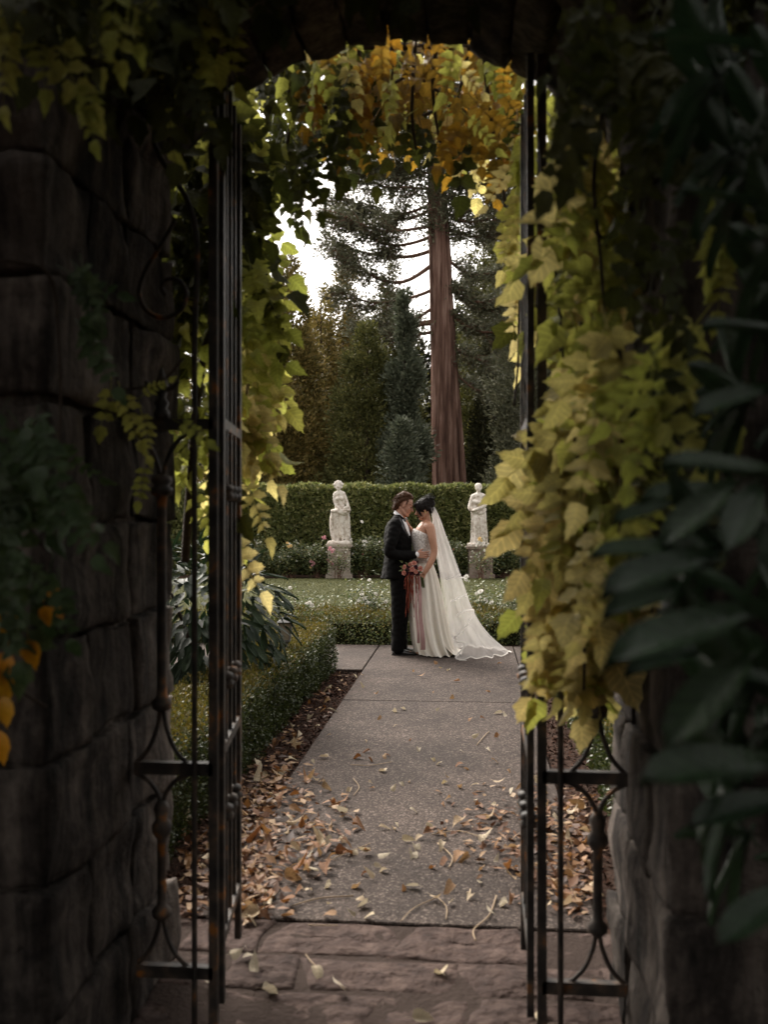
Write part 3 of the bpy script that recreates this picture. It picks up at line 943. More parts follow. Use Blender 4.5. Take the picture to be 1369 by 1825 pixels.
def long_leaf(name, mat, seed, w=0.30):
    """leathery elliptic leaf with a rolled edge"""
    b = MB()
    nx = 9
    rows_ = []
    for i in range(nx):
        x = i / (nx - 1)
        hw = w * 0.5 * (math.sin(math.pi * min(1, x * 0.93 + 0.035)) ** 0.7) * (0.75 + 0.4 * x if x < 0.8 else 1.07)
        if i in (0, nx - 1): hw *= 0.12
        row = []
        for j in range(5):
            t = (j - 2) / 2
            z = 0.30 * w * abs(t) ** 1.5 * (1 if abs(t) < 0.8 else 0.8) - 0.16 * x * x + 0.01 * math.sin(x * 9 + seed)
            row.append((x, hw * t, z))
        rows_.append(row)
    b.rings(rows_, closed=False, caps=False)
    b.a = [(i / (nx - 1), abs(j - 2) / 2, 1.0) for i in range(nx) for j in range(5)]
    b.tube([(-0.14, 0, 0.01), (0, 0, 0.0), (0.5, 0, -0.045)], [0.014, 0.013, 0.006], 5)
    return b.mesh(name, mat, True)


PIN = {}
for key in ('vine_dark', 'vine_green', 'vine_yellow', 'vine_gold', 'creeper'):
    PIN[key] = [pinnate('compound_leaf', M[key], 11 * i + len(key), pairs=(4, 5, 5, 4, 3, 4, 3, 5)[i], lw=(0.64, 0.56, 0.52, 0.70, 0.74, 0.6, 0.68, 0.58)[i], size=(0.33, 0.30, 0.29, 0.35, 0.40, 0.33, 0.38, 0.31)[i], term=(0.42, 0.38, 0.36, 0.46, 0.52, 0.40, 0.50, 0.42)[i]) for i in range(8)]


def inside_wall(p):
    if WY0 - 0.05 < p.y < WY1 + 0.05:
        if p.x < WX0 + 0.03 or p.x > WX1 - 0.03: return True
        q = math.hypot(p.x - ACX, p.z - AZ)
        return q > AR - 0.03 and p.z > AZ
    return False


def leaf_at(vine, mesh, p, t, n, s):
    return obj('leaf', mesh, vine, M=frame(t, n, p, s))


def hang(vine, n, poly, zr, mats, sc, rng, side=0.35, fwd=-0.25, spread=(0, 0), up=0.0):
    """compound leaves hanging inside a region; each leaf is a part"""
    k = 0
    tries = 0
    while k < n and tries < n * 30:
        tries += 1
        px, py = sample_poly(poly, rng)
        p = P(px, py, rng.uniform(*zr))
        if inside_wall(p):
            continue
        m = rng.choices([a for a, _ in mats], [w for _, w in mats])[0]
        mesh = rng.choice(PIN[m])
        t = Vector((rng.gauss(0, side) + spread[0], rng.gauss(0, side) + spread[1], -1.0 + rng.uniform(-0.1, 0.5) + up))
        nn = Vector((rng.gauss(0, 0.45), -1.0 + rng.gauss(0, 0.3) if fwd < 0 else rng.gauss(0, 1), 0.35 + rng.gauss(0, 0.3)))
        leaf_at(vine, mesh, p, t, nn, rng.uniform(*sc))
        k += 1


def stem(vine, pts, r0, r1, name='stem'):
    q = bezier(pts, 6)
    n = len(q)
    q = [p + Vector(noise.noise_vector(p * 3.0)) * 0.02 for p in q]
    MB().tube(q, [r0 + (r1 - r0) * i / (n - 1) for i in range(n)], 6).build(name, M['stem'], vine, smooth=True)


rng = random.Random(99)
# overhead vine beyond the arch
canopy = thing('overhead_vine', 'dark green climbing vine spread above the path just beyond the arch', 'vine', (ACX - 0.6, 4.5, 0))
gold = thing('overhead_vine', 'golden orange autumn vine spread above the path just beyond the arch', 'vine', (ACX + 0.5, 4.6, 0))
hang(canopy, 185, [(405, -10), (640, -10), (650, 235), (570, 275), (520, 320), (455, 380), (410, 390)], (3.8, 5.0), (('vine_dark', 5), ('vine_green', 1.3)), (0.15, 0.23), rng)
hang(gold, 225, [(540, 0), (920, 0), (930, 300), (830, 275), (740, 232), (560, 236)], (3.8, 5.3), (('vine_gold', 6), ('vine_yellow', 0.8), ('vine_green', 1.6), ('vine_dark', 1.0)), (0.14, 0.22), rng)
stem(gold, [Vector((2.0, 3.62, -0.05)), Vector((1.75, 3.64, 1.2)), Vector((1.85, 3.7, 2.4)), Vector((1.4, 4.3, 3.3)), Vector((0.3, 4.6, 3.55))], 0.05, 0.015, 'trunk')
for pts in ([(605, 60), (612, 180), (590, 260)], [(640, 60), (655, 160), (690, 250)], [(700, 60), (695, 170), (640, 250)], [(742, 60), (735, 190), (745, 270)],
            [(560, 200), (680, 160), (800, 100)], [(600, 240), (760, 205), (900, 150)], [(640, 60), (760, 150), (880, 230)], [(780, 80), (770, 160), (790, 260)], [(840, 60), (815, 180), (760, 250)],
            [(420, 60), (440, 200), (425, 420)], [(480, 60), (520, 200), (500, 330)], [(860, 80), (880, 240), (905, 420)]):
    z = rng.uniform(3.8, 4.6)
    stem(canopy, [P(a, b, z + 0.1 * i) for i, (a, b) in enumerate(pts)], 0.010, 0.005)
stem(canopy, [Vector((-2.6, 4.4, 3.3)), Vector((-1.4, 4.1, 3.55)), Vector((-0.2, 4.3, 3.6)), Vector((1.2, 4.2, 3.5)), Vector((2.2, 4.4, 3.2))], 0.016, 0.012)
stem(canopy, [Vector((-2.0, 3.62, -0.05)), Vector((-1.75, 3.64, 1.2)), Vector((-1.85, 3.7, 2.4)), Vector((-2.2, 4.2, 3.2)), Vector((-2.6, 4.4, 3.3))], 0.05, 0.03, 'trunk')

# vine behind the gate leaf near the box hedge
lvine = thing('hanging_vine', 'yellow green vine hanging behind the gate leaf above the glossy dark shrub', 'vine', (-1.5, 4.2, 0))
hang(lvine, 30, [(415, 340), (440, 360), (465, 480), (460, 560), (420, 600)], (3.8, 4.4), (('vine_green', 4), ('vine_dark', 1)), (0.21, 0.27), rng, spread=(0.1, 0))
hang(lvine, 42, [(400, 560), (462, 560), (462, 700), (440, 800), (405, 820)], (3.75, 4.3), (('vine_yellow', 4), ('vine_green', 4)), (0.20, 0.26), rng, spread=(0.1, 0))
hang(lvine, 26, [(300, 560), (420, 560), (420, 900), (330, 900)], (3.65, 3.95), (('vine_green', 4), ('vine_dark', 2)), (0.20, 0.27), rng)
for px, py, zc, mk in ((452, 770, 3.9, 'vine_yellow'), (462, 640, 4.0, 'vine_green'), (430, 860, 3.8, 'vine_yellow'), (345, 880, 3.7, 'vine_green'), (415, 960, 3.8, 'vine_yellow'), (455, 500, 3.9, 'vine_green')):
    leaf_at(lvine, rng.choice(PIN[mk]), P(px, py, zc), (0.5, -0.1, -0.75), (0.2, -1, 0.4), 0.23)
hang(lvine, 22, [(300, 330), (350, 330), (350, 520), (310, 540)], (3.6, 3.75), (('vine_dark', 3), ('vine_green', 1)), (0.22, 0.28), rng, side=0.2)
hang(lvine, 34, [(300, 180), (410, 150), (410, 330), (320, 380)], (3.65, 3.9), (('vine_dark', 5), ('vine_green', 1)), (0.24, 0.30), rng)
hang(lvine, 34, [(300, 230), (420, 180), (420, 560), (330, 560)], (3.7, 4.3), (('vine_dark', 5), ('vine_green', 1)), (0.20, 0.27), rng)
stem(lvine, [P(330, 1000, 3.85), P(350, 700, 3.8), P(420, 420, 3.9), P(450, 250, 4.1)], 0.018, 0.010)
stem(lvine, [P(415, 880, 3.85), P(440, 700, 3.9), P(450, 500, 4.0), P(430, 300, 4.1)], 0.008, 0.005)

# vine on the other pier, reaching through the gate
rvine = thing('gatepost_vine', 'dense yellow green vine with toothed leaflets covering the iron gate and pier', 'vine', (0.45, 2.9, 0))
hang(rvine, 62, [(1012, 540), (1080, 560), (1130, 720), (1150, 900), (1120, 1000), (1060, 1060), (1020, 1070), (1010, 1000), (1010, 760)], (2.7, 3.3), (('vine_yellow', 7), ('vine_green', 3)), (0.20, 0.33), rng, side=0.3, spread=(-0.02, 0))
hang(rvine, 26, [(1000, 700), (1030, 680), (1030, 1020), (1000, 960)], (2.7, 3.0), (('vine_yellow', 7), ('vine_green', 2)), (0.18, 0.28), rng, side=0.22, spread=(-0.14, 0))
hang(rvine, 50, [(990, 100), (1110, 100), (1120, 600), (1000, 600)], (2.7, 3.4), (('vine_green', 5), ('vine_yellow', 4), ('vine_dark', 1)), (0.17, 0.28), rng, side=0.42)
hang(rvine, 24, [(918, 230), (945, 200), (945, 560), (922, 560)], (3.7, 4.3), (('vine_yellow', 5), ('vine_green', 3)), (0.17, 0.22), rng, side=0.12)
hang(rvine, 45, [(955, 30), (1120, 30), (1120, 480), (965, 480)], (3.6, 4.2), (('vine_dark', 3), ('vine_green', 3)), (0.22, 0.28), rng)
hang(rvine, 26, [(960, 1020), (1100, 1020), (1080, 1150), (985, 1150)], (2.7, 3.1), (('vine_yellow', 5), ('vine_green', 2)), (0.17, 0.23), rng, side=0.2)
hang(rvine, 40, [(1040, 540), (1180, 600), (1200, 1000), (1060, 1060)], (2.3, 2.75), (('vine_yellow', 5), ('vine_green', 4)), (0.16, 0.22), rng, side=0.25)
hang(rvine, 26, [(1130, 500), (1260, 560), (1250, 820), (1150, 900)], (1.95, 2.3), (('vine_green', 5), ('vine_dark', 3)), (0.15, 0.2), rng)
stem(rvine, [Vector((0.66, 3.62, -0.05)), Vector((0.64, 3.62, 1.2)), Vector((0.56, 3.62, 2.0)), Vector((0.44, 3.56, 2.5)), Vector((0.36, 3.44, 2.78))], 0.03, 0.012, 'trunk')
for q in ([(960, 240, 3.0), (985, 420, 2.85), (1005, 640, 2.7)], [(1090, 120, 2.9), (1060, 330, 2.75), (1075, 560, 2.6)], [(1020, 760, 2.75), (1045, 960, 2.66), (1035, 1230, 2.7)], [(940, 380, 3.6), (925, 560, 3.7), (915, 720, 3.6)], [(1100, 600, 2.4), (1115, 800, 2.38), (1090, 1020, 2.4)], [(1040, 560, 3.0), (1010, 800, 2.95), (1000, 1000, 2.9)], [(1000, 300, 3.0), (960, 500, 3.1), (940, 700, 3.1)], [(1090, 700, 2.8), (1080, 900, 2.75), (1050, 1150, 2.8)]):
    stem(rvine, [P(*a) for a in q], 0.006, 0.004)

# dark vine over the arch, wall tops and the vault
dvine = thing('arch_top_vine', 'dark leafy vine hanging from the underside and top of the stone arch', 'vine', (ACX, 2.3, 0))
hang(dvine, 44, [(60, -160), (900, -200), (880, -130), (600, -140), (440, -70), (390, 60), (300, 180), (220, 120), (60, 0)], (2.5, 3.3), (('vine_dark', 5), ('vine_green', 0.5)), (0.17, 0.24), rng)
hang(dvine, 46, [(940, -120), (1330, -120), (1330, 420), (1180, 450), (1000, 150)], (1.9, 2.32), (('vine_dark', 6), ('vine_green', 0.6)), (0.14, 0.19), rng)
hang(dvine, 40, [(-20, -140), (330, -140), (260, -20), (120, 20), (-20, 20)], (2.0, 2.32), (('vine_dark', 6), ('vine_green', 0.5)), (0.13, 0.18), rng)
for px, py, dx_, mk, s in ((215, -20, 0.05, 'vine_green', 0.15), (190, 10, -0.05, 'vine_green', 0.13), (15, -30, 0, 'vine_green', 0.17), (60, 40, 0.2, 'vine_green', 0.14), (110, 70, 0.35, 'vine_green', 0.15), (150, 150, 0.2, 'vine_green', 0.12), (5, 60, 0, 'vine_green', 0.15)):
    leaf_at(dvine, rng.choice(PIN[mk]), P(px, py, 2.15), (dx_, -0.1, -1), (0.2, -1, 0.3), s)
stem(dvine, [Vector((-2.2, 2.28, 2.5)), Vector((-1.3, 2.26, 2.75)), Vector((-0.9, 2.28, 3.1)), Vector((-0.3, 2.3, 3.35)), Vector((0.5, 2.28, 2.9)), Vector((1.4, 2.26, 2.7))], 0.02, 0.015)

# creeper on the pier: dark green leaves, a few orange ones
cre = thing('wall_creeper', 'thin creeper with dark green and orange leaves climbing the stone pier', 'creeper', (-1.2, 2.3, 0))
hang(cre, 30, [(-30, 720), (100, 740), (110, 1040), (-30, 1080)], (2.05, 2.3), (('creeper', 1),), (0.12, 0.17), rng, spread=(0.2, 0))
hang(cre, 5, [(130, 460), (190, 480), (190, 660), (130, 640)], (2.35, 2.45), (('creeper', 1),), (0.10, 0.13), rng, spread=(0.2, 0))
leaf_at(cre, PIN['creeper'][1], P(150, 590, 2.42), (0.4, 0, -0.8), (0.5, -1, 0.3), 0.15)
leaf_at(cre, PIN['creeper'][2], P(120, 480, 2.4), (0.6, 0, -0.3), (0.5, -1, 0.5), 0.13)
ORG = [simple_leaf('orange_leaf', M['orange_leaf'], i, 0.6, 0.25) for i in range(3)]
for px, py, dx_, dz, s in ((85, 1050, 0.5, -0.3, 0.045), (95, 1075, 0.3, -0.5, 0.045), (78, 1080, 0.2, -0.9, 0.05), (50, 1140, 0.2, -1, 0.075), (5, 1085, 0.3, -1, 0.09), (12, 1160, -0.1, -1, 0.08), (-2, 1190, 0.2, -1, 0.09), (8, 1240, 0, -1, 0.08), (-4, 1300, 0.1, -1, 0.09)):
    obj('orange_leaf', rng.choice(ORG), cre, M=frame((dx_, 0, dz), (0.3, -1, 0.2), P(px, py, 2.2), s))
for q in ([(-40, 470, 2.2), (60, 472, 2.3), (95, 505, 2.4), (105, 600, 2.42), (108, 800, 2.42), (100, 950, 2.4), (85, 1010, 2.35)], [(-30, 890, 2.2), (40, 940, 2.25), (75, 985, 2.3), (85, 1060, 2.2)], [(-30, 1180, 2.2), (25, 1220, 2.25), (80, 1260, 2.3)]):
    stem(cre, [P(*a) for a in q], 0.005, 0.003)
yv = thing('small_vine_spray', 'small pale yellow green leaf spray in front of the iron rail and pier', 'vine', (-1.0, 2.9, 0))
for px, py, t, s in ((215, 700, (0.4, 0, -0.9), 0.14), (250, 735, (0.2, 0, -1), 0.12), (255, 705, (0.9, 0, 0.5), 0.08), (195, 690, (-0.2, 0, -1), 0.11), (320, 755, (0.5, 0, -0.3), 0.09), (255, 830, (-0.1, 0, -1), 0.10)):
    leaf_at(yv, rng.choice(PIN['vine_green']), P(px, py, 2.78), t, (0.5, -1, 0.3), s)
stem(yv, [P(330, 640, 2.85), P(290, 680, 2.8), P(215, 690, 2.78)], 0.004, 0.003)

# ------------------------------------------------------------------ rhododendrons
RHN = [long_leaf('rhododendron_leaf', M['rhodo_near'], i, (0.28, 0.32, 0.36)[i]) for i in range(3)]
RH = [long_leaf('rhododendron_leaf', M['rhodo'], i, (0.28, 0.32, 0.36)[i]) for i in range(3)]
rb = thing('rhododendron_bush', 'big rhododendron with long dark leathery leaves beside the archway pier', 'shrub', (1.2, 1.3, 0))
rng = random.Random(31)
for tx, ty, bx, by, z, w in ((1170, 30, 1340, 95, 1.25, 0), (1225, 315, 1350, 372, 1.3, 0), (1085, 1150, 1350, 1100, 1.2, 1), (1062, 965, 1240, 985, 1.35, 0), (1078, 1035, 1270, 1000, 1.3, 2),
                             (1262, 1000, 1380, 1120, 1.15, 2), (1188, 1312, 1335, 1175, 1.2, 2), (1155, 1362, 1380, 1372, 1.15, 2), (1080, 1078, 1230, 1050, 1.4, 1), (1195, 800, 1380, 855, 1.25, 1),
                             (1098, 915, 1200, 900, 1.5, 0), (1285, 1665, 1400, 1590, 1.2, 1), (1180, 955, 1310, 865, 1.4, 1), (1300, 965, 1350, 870, 1.2, 2), (1210, 1250, 1330, 1270, 1.35, 1), (1140, 1000, 1290, 960, 1.5, 1),
                             (1120, 1180, 1280, 1150, 1.5, 1), (1150, 870, 1290, 880, 1.5, 1), (1240, 720, 1370, 700, 1.4, 1), (1260, 560, 1390, 600, 1.45, 1), (1240, 1450, 1390, 1430, 1.35, 1), (1280, 1180, 1390, 1230, 1.3, 2)):
    a, b = P(tx, ty, z - 0.04), P(bx, by, z + 0.05)
    d = a - b
    obj('leaf', RHN[w], rb, M=frame(d, Vector((0.1, -0.45, 1.0)), b, d.length))
whorls = []
for i in range(46):
    px, py = rng.uniform(1270, 1620), rng.uniform(-50, 1620)
    whorls.append(P(px, py, rng.uniform(1.35, 2.0)))
for c in whorls:
    if inside_wall(c) or c.y > 2.2: continue
    out = (c - Vector((1.6, 1.2, 1.4))); out.z *= 0.4; out.normalize()
    k = rng.randint(4, 6)
    a0 = rng.uniform(0, 6)
    for j in range(k):
        a = a0 + 2 * math.pi * j / k
        s1 = out.orthogonal().normalized(); s2 = out.cross(s1)
        d = (s1 * math.cos(a) + s2 * math.sin(a)) * 0.9 + out * 0.5 + Vector((0, 0, -0.25))
        obj('leaf', rng.choice(RHN), rb, M=frame(d, out + Vector((0, 0, 0.8)), c, rng.uniform(0.13, 0.19)))
for q in ([(1.9, 1.2, -0.05), (1.6, 1.2, 0.7), (1.25, 1.2, 1.2), (0.95, 1.25, 1.5)], [(1.9, 1.2, -0.05), (1.7, 1.3, 0.9), (1.3, 1.4, 1.7), (0.95, 1.4, 2.2)], [(1.9, 1.2, -0.05), (1.75, 1.0, 0.6), (1.3, 1.1, 0.9), (1.0, 1.2, 1.1)], [(1.6, 1.2, 0.7), (1.3, 1.35, 0.85), (1.0, 1.45, 0.9)]):
    stem(rb, [Vector(p) for p in q], 0.03, 0.008, 'branch')

for lab, ctr, ex_, nl in (('rounded shrub with glossy dark strap leaves behind the open gate leaf', Vector((-1.98, 7.45, 0.80)), Vector((0.66, 0.85, 0.72)), 230), ('glossy dark leaved shrub in the shade behind the iron side panel', Vector((-2.45, 5.3, 0.75)), Vector((0.62, 0.8, 0.8)), 90)):
    sb = thing('glossy_shrub', lab, 'shrub', (ctr.x, ctr.y, -0.04))
    pos, ax, nr, ln = [], [], [], []
    for i in range(nl + 700):
        d = Vector((rng.gauss(0, 1), rng.gauss(0, 1), rng.gauss(0, 1))).normalized()
        if i < nl and d.y > 0.3: d.y = -d.y
        rad = rng.uniform(0.55, 0.95) if i >= nl else rng.uniform(0.88, 1.05)
        p = ctr + Vector((d.x * ex_.x, d.y * ex_.y, d.z * ex_.z)) * rad * 0.85
        if p.z < 0.1: continue
        t = d * 0.8 + Vector((rng.gauss(0, 0.3), rng.gauss(0, 0.3), -0.55 + rng.gauss(0, 0.25)))
        n = d * 0.6 + UP * 0.8
        s_ = rng.uniform(0.13, 0.21)
        if i < nl:
            obj('leaf', rng.choice(RH), sb, M=frame(t, n, p, s_))
        else:
            pos.append(p); ax.append(t); nr.append(n); ln.append(s_)
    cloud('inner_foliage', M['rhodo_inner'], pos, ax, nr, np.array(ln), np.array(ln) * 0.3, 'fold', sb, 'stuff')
    for q in ((0.1, -0.25, 0.0), (-0.25, -0.2, 0.2), (0.05, 0.1, 0.3)):
        c0 = Vector((ctr.x, ctr.y, -0.05))
        stem(sb, [c0, c0.lerp(ctr, 0.6) + Vector(q) * 0.5, ctr + Vector(q)], 0.025, 0.01, 'branch')

# ------------------------------------------------------------------ clipped hedges
def wob(p, f, a):
    return noise.noise((p[0] * f, p[1] * f, p[2] * f)) * a


def clipped_hedge(name, label, cat, org, xd, yd, sx, sy, h, dens, leaf, mat, topmat=None, group=None, faces=('front', 'right', 'left', 'back', 'top'), lump=0.04, inset=0.07, uw=0.55, rr=0.08):
    """box hedge: org = a bottom corner, xd / yd = unit directions, each face a coat of single leaves"""
    o, xd, yd = Vector(org), Vector(xd), Vector(yd)
    root = thing(name, label, cat, tuple(o + xd * sx / 2 + yd * sy / 2), 0, group)
    c = MB()
    i = inset
    def pt(a, b, z): return o + xd * a + yd * b + UP * z
    c.add([pt(i, i, 0), pt(sx - i, i, 0), pt(sx - i, sy - i, 0), pt(i, sy - i, 0), pt(i, i, h - i), pt(sx - i, i, h - i), pt(sx - i, sy - i, h - i), pt(i, sy - i, h - i)],
          [(0, 3, 2, 1), (4, 5, 6, 7), (0, 1, 5, 4), (1, 2, 6, 5), (2, 3, 7, 6), (3, 0, 4, 7)])
    c.build('woody_inside', M['hedge_core'], root)
    on, xn, yn_, un = (np.array(q) for q in (o, xd, yd, UP))
    spec = {'front': (sx * h, -yn_), 'back': (sx * h, yn_), 'left': (sy * h, -xn), 'right': (sy * h, xn), 'top': (sx * sy, un)}
    def lumps(p, f, a, s0):
        q = p * f
        return a * (np.sin(q[:, 0] + 1.7 * np.sin(q[:, 1] * 0.7 + s0)) * np.sin(q[:, 1] * 1.1 + 1.3 * np.sin(q[:, 2] * 0.8)) + 0.6 * np.sin(q[:, 2] * 1.3 + q[:, 0] * 0.9 + s0)) * 0.6
    for coat, mm in (('side', mat), ('top', topmat or mat)):
        PS, AX, NR = [], [], []
        for f in faces:
            if (f == 'top') != (coat == 'top'): continue
            area, n = spec[f]
            k = int(area * dens)
            u, v = NP.random(k), NP.random(k)
            A_ = {'front': (u * sx, 0 * u, v * h), 'back': (u * sx, 0 * u + sy, v * h), 'left': (0 * u, u * sy, v * h), 'right': (0 * u + sx, u * sy, v * h), 'top': (u * sx, v * sy, 0 * u + h)}[f]
            p = on + A_[0][:, None] * xn + A_[1][:, None] * yn_ + A_[2][:, None] * un
            off = lumps(p, 5.0, lump, 0.3) + lumps(p, 17.0, lump * 0.5, 1.9) - NP.random(k) ** 2 * inset * 1.3
            if f != 'top':
                off = off - np.maximum(0, rr - (1 - v) * h) ** 2 / (rr * 2)
            else:
                off = off - (np.maximum(0, rr - u * sx) ** 2 + np.maximum(0, rr - (1 - u) * sx) ** 2 + np.maximum(0, rr - v * sy) ** 2 + np.maximum(0, rr - (1 - v) * sy) ** 2) / (rr * 2)
            PS.append(p + off[:, None] * n)
            AX.append(rdir(k) * 0.75 + n * 0.55 + un * 0.35)
            NR.append(n * 0.8 + NP.normal(size=(k, 3)) * 0.6)
        if PS:
            PS, AX, NR = np.concatenate(PS), np.concatenate(AX), np.concatenate(NR)
            N_ = len(PS)
            cloud('clipped_leaves' if coat == 'side' else 'top_leaves', mm, PS, AX, NR, NP.uniform(0.7, 1.25, N_) * leaf, NP.uniform(0.7, 1.2, N_) * leaf * uw, 'quad', root, 'stuff')
    return root


R_, F_ = Vector((CA, SA, 0)), Vector((-SA, CA, 0))
X_, Y_ = Vector((1, 0, 0)), Vector((0, 1, 0))
clipped_hedge('tall_hedge', 'tall flat topped clipped hedge behind the two statues', 'hedge', C(-9, 26.0, -0.04), R_, F_, 18, 1.2, 2.28, 1500, 0.13, M['laurel'], faces=('front', 'top'), lump=0.07, inset=0.12, uw=0.42, rr=0.1)
clipped_hedge('box_hedge', 'low clipped box hedge beside the mulch strip and glossy shrub', 'hedge', (-1.98, 4.2, -0.04), X_, Y_, 0.58, 5.95, 0.50, 5200, 0.026, M['box'], M['box_lit_top'], faces=('right', 'front', 'back', 'top'), lump=0.035)
clipped_hedge('box_hedge', 'low clipped box hedge behind the iron side panel and fallen leaves', 'hedge', (0.74, 4.1, -0.04), X_, Y_, 0.62, 5.75, 0.50, 3200, 0.030, M['box'], M['box_lit_top'], faces=('left', 'front', 'top'), lump=0.035)
clipped_hedge('low_hedge', 'low loose box hedge edging the lawn behind the couple', 'hedge', C(-4.2, 12.15, -0.04), R_, F_, 9.6, 0.55, 0.40, 3000, 0.036, M['rose_leaf'], M['box_lit_top'], faces=('front', 'top'), lump=0.13, inset=0.14)


# ------------------------------------------------------------------ roses
def rose_mesh(name, mat, seed, n1=6):
    r = random.Random(seed)
    b = MB()
    for ring_, (rad, zz, op, k) in enumerate(((0.16, 0.30, 0.15, 3), (0.34, 0.22, 0.5, 5), (0.52, 0.06, 0.95, n1))):
        for i in range(k):
            a = 2 * math.pi * (i + 0.5 * ring_) / k + r.uniform(-0.2, 0.2)
            w = 2 * math.pi / k * 0.72
            o_ = Vector((0, 0, 0))
            def pp(da, rr, z): return Vector((math.cos(a + da) * rr, math.sin(a + da) * rr, z))
            b.add([pp(0, 0.03, -0.15), pp(-w, rad * 0.8, zz * 0.6), pp(w, rad * 0.8, zz * 0.6), pp(-w * 0.6, rad * (1 + op * 0.5), zz + 0.28 - 0.2 * op), pp(w * 0.6, rad * (1 + op * 0.5), zz + 0.28 - 0.2 * op), pp(0, rad * (1.1 + op * 0.6), zz + 0.3 - 0.3 * op)],
                  [(0, 1, 2), (1, 3, 4, 2), (3, 5, 4)])
    return b.mesh(name, mat, True)


ROSE = {k: [rose_mesh('rose', M[k], s) for s in (1, 2)] for k in ('rose_white', 'rose_pink', 'rose_yellow', 'rose_peach', 'plum')}


def rose_bush(label, c, rx, ry, h, nleaf, flowers, leaf=0.05, seed=0, group=None, low=0.12, wild=0.3):
    """c: base; flowers: [(kind, count, size)] or explicit world points"""
    r = random.Random(seed)
    c = Vector(c)
    root = thing('rose_bush', label, 'rose bush', tuple(c), 0, group)
    tips = []
    st = MB()
    for i in range(int(9 + nleaf / 260)):
        a = r.uniform(0, 6.28); q = r.uniform(0.15, 1.0)
        tip = c + Vector((math.cos(a) * rx * q, math.sin(a) * ry * q, h * r.uniform(0.55, 1.12) * (1 - 0.25 * q)))
        mid = c + (tip - c) * 0.5 + Vector((r.gauss(0, 0.04), r.gauss(0, 0.04), 0.05))
        st.tube([c + Vector((r.gauss(0, 0.06), r.gauss(0, 0.06), -0.03)), mid, tip], [0.009, 0.006, 0.003], 4)
        tips.append(tip)
    st.build('canes', M['branch_bark'], root)['kind'] = 'stuff'
    pos, ax, nr = [], [], []
    for i in range(nleaf):
        tip = r.choice(tips)
        f = r.uniform(0.25, 1.0) ** 0.7
        p = c + (tip - c) * f + Vector((r.gauss(0, 1), r.gauss(0, 1), r.gauss(0, 0.8))) * (0.10 + 0.05 * wild)
        if p.z < c.z + low * r.random(): continue
        pos.append(p)
        ax.append(Vector((r.gauss(0, 1), r.gauss(0, 1), r.gauss(-0.1, 0.6)))); nr.append(Vector((r.gauss(0, 0.5), r.gauss(0, 0.5) - 0.3, 1)))
    n_ = len(pos)
    if n_:
        cloud('foliage', M['rose_leaf'], pos, ax, nr, NP.uniform(0.7, 1.3, n_) * leaf, NP.uniform(0.5, 0.8, n_) * leaf, 'fold', root, 'stuff')
    for fl in flowers:
        if len(fl) == 3:
            kind, cnt, size = fl
            pts = []
            for _ in range(cnt):
                t = r.choice(tips)
                pts.append(t + Vector((r.gauss(0, 0.07), r.gauss(0, 0.07) - 0.05, r.gauss(0.02, 0.05))))
        else:
            kind, p0, size, cnt = fl
            pts = [Vector(p0) + Vector((r.gauss(0, size * 0.9), r.gauss(0, size * 0.4), r.gauss(0, size * 0.8))) * (1 if cnt > 1 else 0.1) for _ in range(cnt)]
        for p in pts:
            nrm = Vector((r.gauss(0, 0.5), -0.9 + r.gauss(0, 0.4), 0.7))
            obj('rose', r.choice(ROSE[kind]), root, M=frame(nrm.orthogonal(), nrm, p, size * r.uniform(0.75, 1.15)))
    return root


rng = random.Random(5)
zb = 24.9
def bp(px, py, zc=24.55): return P(px, py, zc)
rose_bush('yellow and peach rose bush beside the glossy shrub and lawn edge', C(-2.35, zb, -0.04), 0.45, 0.3, 0.85, 3200, [('rose_yellow', bp(517, 972), 0.055, 3), ('rose_white', 10, 0.035), ('rose_peach', 4, 0.035), ('rose_yellow', bp(553, 1012), 0.045, 1)], 0.06, 1)
rose_bush('pink rose bush with clustered blooms at the foot of the pale pedestal', C(-1.65, zb - 0.1, -0.04), 0.45, 0.3, 0.85, 3400, [('rose_pink', bp(579, 958), 0.055, 3), ('rose_pink', bp(556, 1002), 0.05, 5), ('rose_pink', bp(585, 1003), 0.05, 5), ('rose_white', 9, 0.035)], 0.06, 2)
rose_bush('sparse pink rose bush growing in front of the pale pedestal', C(-1.12, 24.25, -0.04), 0.3, 0.2, 0.85, 420, [('rose_pink', bp(590, 980, 24.1), 0.05, 6), ('rose_white', 4, 0.03)], 0.06, 3)
rose_bush('tall white rose bush between the pale pedestal and the groom', C(-0.55, zb, -0.04), 0.45, 0.3, 1.05, 3800, [('rose_white', bp(652, 965), 0.05, 3), ('rose_white', 14, 0.035), ('rose_peach', 4, 0.03), ('rose_white', bp(645, 930), 0.05, 1)], 0.06, 4)
rose_bush('white and blush rose bush against the hedge behind the groom', C(0.05, zb, -0.04), 0.4, 0.3, 0.85, 3000, [('rose_white', 10, 0.04), ('rose_pink', 4, 0.03)], 0.06, 5)
rose_bush('rose bush against the hedge behind the bride', C(0.75, zb, -0.04), 0.45, 0.3, 0.8, 2800, [('rose_white', 8, 0.035)], 0.06, 6)
rose_bush('loose white rose bush between the veil and the brown pedestal', C(1.65, zb, -0.04), 0.4, 0.3, 0.95, 3200, [('rose_white', 16, 0.04), ('rose_peach', 3, 0.03)], 0.06, 7)
rose_bush('bare caned white and yellow rose bush in front of the brown pedestal', C(2.36, 24.1, -0.04), 0.36, 0.2, 0.98, 420, [('rose_white', bp(853, 968, 24.0), 0.045, 10), ('rose_yellow', bp(855, 957, 24.0), 0.06, 2), ('rose_white', 5, 0.035)], 0.06, 8)
